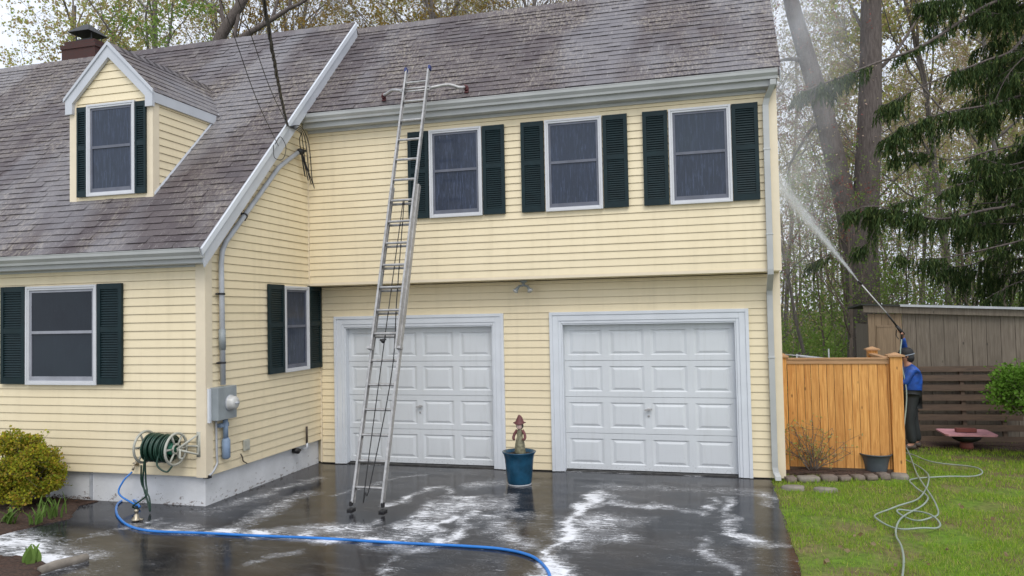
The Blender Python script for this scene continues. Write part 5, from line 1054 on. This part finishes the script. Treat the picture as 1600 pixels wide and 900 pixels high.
def puff(c, rad, dens, lab, seed):
    s = MB(); s.ball((0, 0, 0), 1, 24); s.f = [tuple(reversed(f)) for f in s.f]; o = obj('mist', s, mat_volume('fine_water_mist', dens, noise_scale=2.2+seed*.3)); o.location = c; o.scale = rad; tag(o, lab, 'mist', kind='stuff')
puff(P(1240, 60, 1, 2.6), (1.2, 1.0, 2.8), .85, 'drifting white mist rising beside the high roof end', 1)
puff(P(1228, 290, 1, 2.2), (.95, .8, 1.7), 1.1, 'white mist where the spray strikes the house end', 2)

# ================================================================== TREES
def grow(rg, p, d, L, r, lev, cfg, wood, leaves):
    n = (7, 5, 4, 3, 2)[lev]; pts = [p]; rad = [r]; endr = r*(.45 if lev == 0 else .3); cur = Vector(p); dd = Vector(d)
    for i in range(n):
        dd = (dd+Vector((rg.gauss(0, 1), rg.gauss(0, 1), rg.gauss(0, 1)))*cfg['wander'][lev]+Vector((0, 0, cfg['up'][lev]))).normalized(); cur = cur+dd*L/n; pts.append(cur); rad.append(r+(endr-r)*(i+1)/n)
    wood.tube(pts, rad, (9, 6, 4, 3, 3)[lev], False)
    if lev >= cfg['levels']-1 or (lev == cfg['levels']-2 and rg.random() < .3):
        for k in range(cfg['leaves']):
            if rg.random() < cfg['dens']:
                t = rg.random(); i = min(n-1, int(t*n)); q = pts[i].lerp(pts[i+1], t*n-i); leaf(leaves, rg, q+Vector((rg.gauss(0, .05), rg.gauss(0, .05), rg.gauss(0, .05)))*cfg['ls']*8, cfg['ls'])
        if lev >= cfg['levels']-1: return
    k = cfg['kids'][lev]
    for j in range(k):
        t = cfg['start'][lev]+(1-cfg['start'][lev])*(j+rg.random())/k; i = min(n-1, int(t*n)); q = pts[i].lerp(pts[i+1], t*n-i); dl = (pts[i+1]-pts[i]).normalized()
        sv = dl.orthogonal().normalized(); sv.rotate(Matrix.Rotation(rg.uniform(0, 6.28), 3, dl)); an = math.radians(rg.uniform(*cfg['ang'])); nd = dl*math.cos(an)+sv*math.sin(an)
        rr_ = (r+(endr-r)*t)*rg.uniform(.4, .62); grow(rg, q, nd, L*cfg['ratio'][lev]*rg.uniform(.7, 1.15)*(1-.35*t if lev == 0 else 1), max(rr_, .003), lev+1, cfg, wood, leaves)
BASE = dict(levels=5, wander=(.06, .13, .16, .2, .22), up=(.05, .06, .05, .03, .02), kids=(9, 6, 5, 4, 0), start=(.35, .25, .2, .15, 0), ang=(28, 58), ratio=(.5, .55, .55, .6, 0), leaves=4, dens=.8, ls=.07)
def tree(name, label, loc, H, r, seed, mat, bark='bark', lean=(0, 0), group=None, **kw):
    cfg = dict(BASE); cfg.update(kw); rg = random.Random(seed); root = thing(name, label, 'tree', loc, group); w = MB(); lf = MB()
    d = Vector((lean[0], lean[1], 1)).normalized(); grow(rg, Vector(loc)-Vector((0, 0, .3)), d, H, r, 0, cfg, w, lf)
    obj('trunk', w, M[bark], root, True); obj('crown', lf, M[mat], root); return root
GL = 'slender half bare spring tree standing behind the ridge of the house'
GW = 'thin woodland tree with tiny spring leaves beyond the shed and fence'
tA = tree('maple_tree', 'maple with yellow green young leaves filling the top left corner', (-10.2, 8.5, 0), 12.5, .15, 1, 'leaf_yg', ls=.085, leaves=11, kids=(10, 6, 5, 4, 0), start=(.42, .2, .2, .15, 0))
tG = tree('green_tree', 'fresh green leafy tree showing just over the ridge right of the dormer', (-8.1, 8.2, 0), 8.9, .09, 2, 'leaf_g', ls=.085, leaves=12, ratio=(.46, .5, .5, .6, 0), ang=(35, 65), dens=.95, start=(.5, .2, .2, .15, 0))
tO = tree('budding_tree', 'tree with orange yellow buds behind the peak of the left ridge', (-3.2, 15, 0), 13, .18, 3, 'leaf_o', ls=.10, leaves=7)
tB = tree('bare_tree', GL, (-1.0, 14, 0), 14, .12, 4, 'leaf_b', ls=.05, leaves=4, ang=(20, 45), kids=(10, 7, 6, 4, 0))
tR = tree('red_maple', 'red budding maple with small red flowers beside the leaning trunk', (8.3, 10.8, 0), 7.5, .05, 5, 'leaf_r', ls=.06, leaves=5, dens=.7)
tY = tree('woodland_tree', GW, (12, 22, 0), 14, .10, 6, 'leaf_yg', ls=.11, leaves=12, dens=.8)
tP = tree('woodland_tree', GW, (9, 26, 0), 15, .11, 8, 'leaf_b', ls=.10, leaves=12, dens=.8, ang=(22, 50))
sap = tree('sapling', 'thin crooked sapling between the fence and the big trunk', (9.0, 8.6, 0), 5.0, .05, 9, 'leaf_g', bark='twig', ls=.055, leaves=5, dens=.6, kids=(9, 5, 4, 3, 0), start=(.15, .2, .2, .1, 0))
for t_ in (tB,): t_['group'] = 'bare trees behind the roof'
for t_ in (tY, tP): t_['group'] = 'thin trees in the wood'
dup(tA, (-14.5, 9.5, 0), 2.1, 1.05, 'second yellow green maple at the far left edge beyond the chimney')
# big leaning trunk over the left ridge
def Z(px, py, dy=0): return P(px, py, 1, 8.0+dy)
zb0 = Z(300, 150); tL = thing('leaning_tree', 'thick dark trunk leaning right behind the left ridge above the wires', 'tree', (zb0.x-1.6, 8, 0)); w = MB(); lf = MB(); rg = random.Random(121)
def lim(p_, r_, n=9): w.tube(smooth_path(p_, 5), [r_[0]+(r_[1]-r_[0])*k/((len(p_)-1)*5) for k in range((len(p_)-1)*5+1)], n, False)
lim([Vector((zb0.x-1.6, 8, -.2)), Vector((zb0.x-.8, 8, 3)), Z(300, 150), Z(332, 85), Z(346, 55), Z(362, 28), Z(380, 0), Z(405, -50), Z(430, -120)], (.24, .09))
lim([Z(328, 95), Z(360, 75), Z(368, 45), Z(372, 20), Z(366, -20)], (.085, .035), 7); lim([Z(375, 60), Z(398, 46), Z(425, 30), Z(452, 13), Z(480, -3), Z(510, -50)], (.095, .03), 7); lim([Z(354, 42), Z(347, 25), Z(345, 0), Z(338, -40)], (.07, .03), 6)
for p_, d_, L_ in ((Z(380, 0), (-.5, 0, 1), 3), (Z(405, -50), (.8, .3, .6), 3), (Z(430, -120), (.3, 0, 1), 3.5), (Z(366, -20), (-.4, .4, 1), 2.5), (Z(452, 13), (.5, 0, 1), 2.2), (Z(510, -50), (1, 0, .6), 2.5), (Z(338, -40), (-.6, 0, 1), 2.5), (Z(425, 30), (.1, .3, 1), 2.2), (Z(346, 20), (-1, .2, .7), 2.6)): grow(rg, p_, Vector(d_).normalized(), L_, .05, 1, dict(BASE, ls=.06, leaves=3), w, lf)
obj('trunk', w, M['bark2'], tL, True); obj('crown', lf, M['leaf_yg'], tL)
rg = random.Random(100)
for i in range(19):
    x = -16+i*1.22+rg.uniform(-.6, .6); y = rg.uniform(15, 27); src = (tB, tA, tB, tO)[i % 4]
    if x > -1.5: src = tB
    dup(src, (x, y, 0), rg.uniform(0, 6.28), rg.uniform(.85, 1.2)*(1 if x > -1.5 else 1.12), GL, 'bare trees behind the roof')
for i in range(16):
    y = 15+i*1.7+rg.uniform(-.5, .5); xc = 7.3+(y+10.6)*.12; x = xc+rg.uniform(0, 1)*(y+10)*.52
    dup((tY, tP, tB)[i % 3], (x, y, 0), rg.uniform(0, 6.28), rg.uniform(.75, 1.15), GW, 'thin trees in the wood')
SG = 'thin crooked undergrowth sapling behind the fence and shed'
sap['label'] = SG; sap['group'] = 'saplings in the wood'
for i in range(16):
    y = rg.uniform(9, 17); x = 7.9+(y-8)*.2+rg.uniform(0, 1)*(y+4)*.42; dup(sap, (x, y, 0), rg.uniform(0, 6.28), rg.uniform(.7, 1.2), SG, 'saplings in the wood')
# twin trunk
big = thing('twin_trunk_tree', 'large grey tree with one upright and one leaning trunk behind the shed', 'tree', (9.84, 12, 0)); w = MB(); lf = MB(); rg = random.Random(55)
def limb(p_, r_, n=12): w.tube(smooth_path(p_, 5), [r_[0]+(r_[1]-r_[0])*k/((len(p_)-1)*5) for k in range((len(p_)-1)*5+1)], n, False)
yb_ = 12.0
def Q(px, py, dy=0): return P(px, py, 1, yb_+dy)
limb([Q(1350, 700), Q(1351, 560), Q(1350, 470), Q(1349, 400), Q(1352, 330), Q(1357, 230), Q(1360, 120), Q(1361, 0), Q(1362, -180), Q(1366, -420)], (.47, .20)); 
limb([Q(1344, 470), Q(1333, 380), Q(1310, 270), Q(1285, 170), Q(1258, 80), Q(1236, 0), Q(1215, -120), Q(1190, -300)], (.33, .16))
for (a, b, c_, r_) in (((1283, 190), (1265, 205), (1235, 255), .07), ((1258, 95), (1238, 92), (1222, 94), .08), ((1361, 60), (1345, 40), (1330, 10), .06), ((1362, 120), (1400, 80), (1440, 20), .06), ((1361, -50), (1420, -120), (1480, -200), .1), ((1230, -20), (1200, -60), (1170, -140), .09), ((1361, -20), (1320, -90), (1300, -200), .09)):
    limb([Q(*a), Q(*b), Q(*c_, .8)], (r_, r_*.5), 7); cfg = dict(BASE); cfg.update(levels=5, ls=.07, leaves=3)
    dv = (Q(*c_, .8)-Q(*b)).normalized(); grow(rg, Q(*c_, .8), dv, 2.2, r_*.5, 2, cfg, w, lf)
for k in range(9):
    a = Q(1361+rg.uniform(-3, 3), -40-k*45); an = rg.uniform(0, 6.28); grow(rg, a, Vector((math.cos(an), math.sin(an), .8)).normalized(), 3.2, .07, 1, dict(BASE, leaves=3), w, lf)
obj('trunk', w, M['bark2'], big, True); obj('crown', lf, M['leaf_b'], big)

# spruce with drooping curtains of needles
spr = thing('spruce_tree', 'tall dark spruce with long drooping branches at the right edge', 'spruce', (12.6, 6.4, 0)); w = MB(); nd = MB(); rg = random.Random(88)
w.tube(smooth_path([(12.6, 6.4, -.3), (12.6, 6.4, 6), (12.55, 6.45, 12), (12.5, 6.4, 16)], 5), [.32-.018*k for k in range(16)], 12, False)
def sprig(p, d, L):
    """a hanging twig of overlapping needle blades"""
    n = max(3, int(L/.055)); q = Vector(p); dd = Vector(d).normalized(); pr = [q]
    for i in range(n):
        dd = (dd+Vector((rg.gauss(0, .12), rg.gauss(0, .12), -.22))).normalized(); q2 = q+dd*L/n
        for k in range(3):
            sv = dd.orthogonal().normalized(); sv.rotate(Matrix.Rotation(rg.uniform(0, 6.28), 3, dd)); tipn = q2+(dd*.7+sv*.65)*rg.uniform(.045, .085); wv = dd.cross(sv)*.014; j = len(nd.v)
            nd.v += [tuple(q-wv), tuple(q+wv), tuple(tipn)]; nd.f.append((j, j+1, j+2))
        q = q2; pr.append(q)
def bough(pts_, r0, dens=1.0, hang=.6, side=.55, s0=.12):
    sp_ = smooth_path(pts_, 8); n = len(sp_); w.tube(sp_, [r0*.6*(1-.85*k/(n-1)) for k in range(n)], 6, False); L_ = sum((b-a).length for a, b in zip(sp_, sp_[1:])); m_ = int(L_*29*dens)
    for k in range(m_):
        t = s0+(1-s0)*k/m_; i = min(n-2, int(t*(n-1))); p = sp_[i].lerp(sp_[i+1], t*(n-1)-i); al = (sp_[i+1]-sp_[i]).normalized(); sv = al.cross(Vector((0, 0, 1))).normalized()*rg.choice((-1, 1))
        cl = noise.noise(p*2.3)
        if cl < -.26: continue
        h = hang*(1+cl*.9)*(.35+.65*math.sin(math.pi*min(1, (1-t)*1.25+.12)))*rg.uniform(.5, 1.2)
        if rg.random() < .45: sprig(p, sv*rg.uniform(.1, .4)+al*.25-Vector((0, 0, 1)), h)
        else:
            e = p+(sv*side*rg.uniform(.3, 1)*(1.1-t)+al*.3*side)+Vector((0, 0, rg.uniform(-.12, .05))); w.tube([p, e], [.006, .002], 3, False)
            for z_ in range(3): sprig(p.lerp(e, .35+.3*z_), sv*.3+al*.3-Vector((0, 0, .6)), h*.7)
def SQ(px, py, y): return P(px, py, 1, y)
bough([Vector((12.6, 6.4, 9.2)), SQ(1600, -20, 6.2), SQ(1530, 15, 5.6), SQ(1440, 72, 5.0), SQ(1370, 98, 4.7), SQ(1310, 122, 4.4), SQ(1262, 140, 4.1), SQ(1245, 150, 4.0)], .07, 1.15, .42)
bough([Vector((12.6, 6.4, 8.6)), SQ(1590, 70, 5.8), SQ(1540, 95, 5.4), SQ(1480, 118, 5.2), SQ(1430, 140, 5.0), SQ(1380, 165, 4.9)], .055, 1.1, .6)
bough([Vector((12.6, 6.4, 10.5)), SQ(1600, -60, 6), SQ(1520, -12, 5.5), SQ(1470, 0, 5.3), SQ(1440, 5, 5.2)], .05, 1, .5)
bough([Vector((12.6, 6.4, 6.2)), SQ(1600, 150, 5.6), SQ(1540, 165, 5.2), SQ(1480, 175, 5), SQ(1420, 195, 4.8), SQ(1385, 215, 4.7)], .05, 1.2, .6)
bough([Vector((12.6, 6.4, 5.4)), SQ(1600, 310, 5.6), SQ(1540, 328, 5.2), SQ(1470, 342, 5), SQ(1410, 330, 4.8), SQ(1360, 322, 4.7), SQ(1328, 330, 4.6)], .06, 1.25, .5)
bough([SQ(1460, 300, 5.0), SQ(1430, 310, 4.9), SQ(1400, 318, 4.8)], .02, 1.2, .4); bough([SQ(1600, 262, 5.6), SQ(1530, 280, 5.2), SQ(1470, 300, 5.0), SQ(1425, 345, 4.8)], .03, .9, .35)
bough([SQ(1620, 220, 5.6), SQ(1550, 235, 5.2), SQ(1490, 250, 5.0), SQ(1440, 238, 4.9), SQ(1402, 244, 4.8)], .035, .8, .3)
bough([SQ(1620, 370, 5.6), SQ(1560, 385, 5.2), SQ(1500, 398, 5.0), SQ(1450, 405, 4.9), SQ(1412, 402, 4.8)], .04, 1.3, .45); bough([SQ(1640, 60, 5.8), SQ(1580, 110, 5.4), SQ(1540, 190, 5.2)], .03, 1.4, .6)
bough([Q(1310, 390, -6), Q(1290, 400, -6), Q(1262, 415, -6)], .015, 1.0, .35); bough([SQ(1392, 300, 4.9), SQ(1360, 372, 4.7), SQ(1345, 385, 4.7)], .02, 1.0, .4)
for k in range(76):
    z = 2.5+9.5*(k/76); an = rg.uniform(2.2, 5.0) if k % 4 else rg.uniform(0, 6.28); L_ = (3.1-.17*z)*rg.uniform(.6, 1.05); d = Vector((math.cos(an), math.sin(an), 0)); p0 = Vector((12.6, 6.4, z)); 
    bough([p0, p0+d*L_*.35+Vector((0, 0, rg.uniform(0, .2))), p0+d*L_*.7+Vector((0, 0, rg.uniform(-.25, .1))), p0+d*L_+Vector((0, 0, rg.uniform(-.3, .1)))], .045, .75, .62, .7, .18)
obj('trunk', w, M['bark2'], spr, True); obj('crown', nd, M['needle'], spr)

# woodland mass far behind and low undergrowth
s = MB(); rg = random.Random(200)
for i in range(240):
    x = rg.uniform(-20, 44); y = rg.uniform(44, 60); hgt = rg.uniform(9, 16)
    for k in range(260):
        t = rg.random(); zz = .3+hgt*t; p = Vector((x+rg.gauss(0, 1.6), y+rg.gauss(0, 1.2), zz)); leaf(s, rg, p, .17)
o = obj('far_wood', s, M['leaf_b']); tag(o, 'hazy far wood of budding treetops beyond the garden', 'wood', kind='stuff')
s = MB()
for i in range(190):
    x = rg.uniform(-38, 42); y = rg.uniform(36, 62); r_ = rg.uniform(.04, .11); p = Vector((x, y, -.4)); h = rg.uniform(11, 17); s.tube([p, p+Vector((rg.gauss(0, .3), 0, h*.5)), p+Vector((rg.gauss(0, .8), 0, h))], [r_, r_*.7, r_*.25], 5, False)
    for k in range(9): q = p+Vector((0, 0, h*rg.uniform(.3, .95))); a = rg.uniform(0, 6.28); e = q+Vector((math.cos(a)*1.5, math.sin(a)*1.5, rg.uniform(.6, 1.8))); s.tube([q, e], [r_*.25, .008], 3, False)
o = obj('far_trunks', s, M['bark']); tag(o, 'many thin grey trunks of the far wood', 'wood', kind='stuff')
s = MB()
for i in range(620):
    y = rg.uniform(8.5, 40); x = rg.uniform(6.5, 9+(y+8)*.72); r_ = rg.uniform(.25, .8)*(1 if y < 20 else 1.5); zc_ = rg.uniform(.1, 1.2)
    if i % 3 == 0: zc_ += rg.uniform(.5, 2.6)
    for k in range(95): leaf(s, rg, Vector((x+rg.gauss(0, r_*.5), y+rg.gauss(0, r_*.4), max(.02, zc_+rg.gauss(0, r_*.55)))), .055+.0022*y)
o = obj('undergrowth', s, M['leaf_g']); tag(o, 'green leafy undergrowth on the woodland floor behind the shed', 'undergrowth', kind='stuff')
s = MB()
for i in range(430):
    y = rg.uniform(11, 38); x = rg.uniform(7.5, 9+(y+8)*.66); zc_ = rg.uniform(.8, 4+.22*y); r_ = rg.uniform(.4, 1.1)
    for k in range(60): leaf(s, rg, Vector((x+rg.gauss(0, r_*.6), y+rg.gauss(0, r_*.5), max(.3, zc_+rg.gauss(0, r_*.5)))), .045+.0018*y)
s2 = MB()
for i in range(330):
    y = rg.uniform(11, 38); x = rg.uniform(7.5, 9+(y+8)*.66); zc_ = rg.uniform(1.5, 5+.33*y); r_ = rg.uniform(.4, 1.1)
    for k in range(55): leaf(s2, rg, Vector((x+rg.gauss(0, r_*.6), y+rg.gauss(0, r_*.5), max(.3, zc_+rg.gauss(0, r_*.5)))), .045+.0018*y)
o = obj('opening_buds', s2, M['leaf_b']); tag(o, 'pinkish tan opening buds scattered high among the woodland trees', 'buds', kind='stuff')
o = obj('woodland_haze_leaves', s, M['leaf_yg']); o.name = 'young_leaves'; tag(o, 'sprinkled yellow green young leaves among the woodland trees', 'leaves', kind='stuff')
s = MB()
for i in range(520):
    y = rg.uniform(9, 34); x = rg.uniform(7.2, 9+(y+8)*.66); z0_ = rg.uniform(0, 5); p = Vector((x, y, z0_)); d_ = Vector((rg.gauss(0, .45), rg.gauss(0, .3), 1)).normalized()
    for k in range(3): e = p+d_*rg.uniform(.6, 1.3); s.tube([p, e], [.014-.004*k, .010-.0035*k], 3, False); p = e; d_ = (d_+Vector((rg.gauss(0, .35), rg.gauss(0, .3), rg.gauss(0, .2)))).normalized()
o = obj('brush_stems', s, M['twig']); tag(o, 'tangle of thin bare stems in the undergrowth', 'undergrowth', kind='stuff')
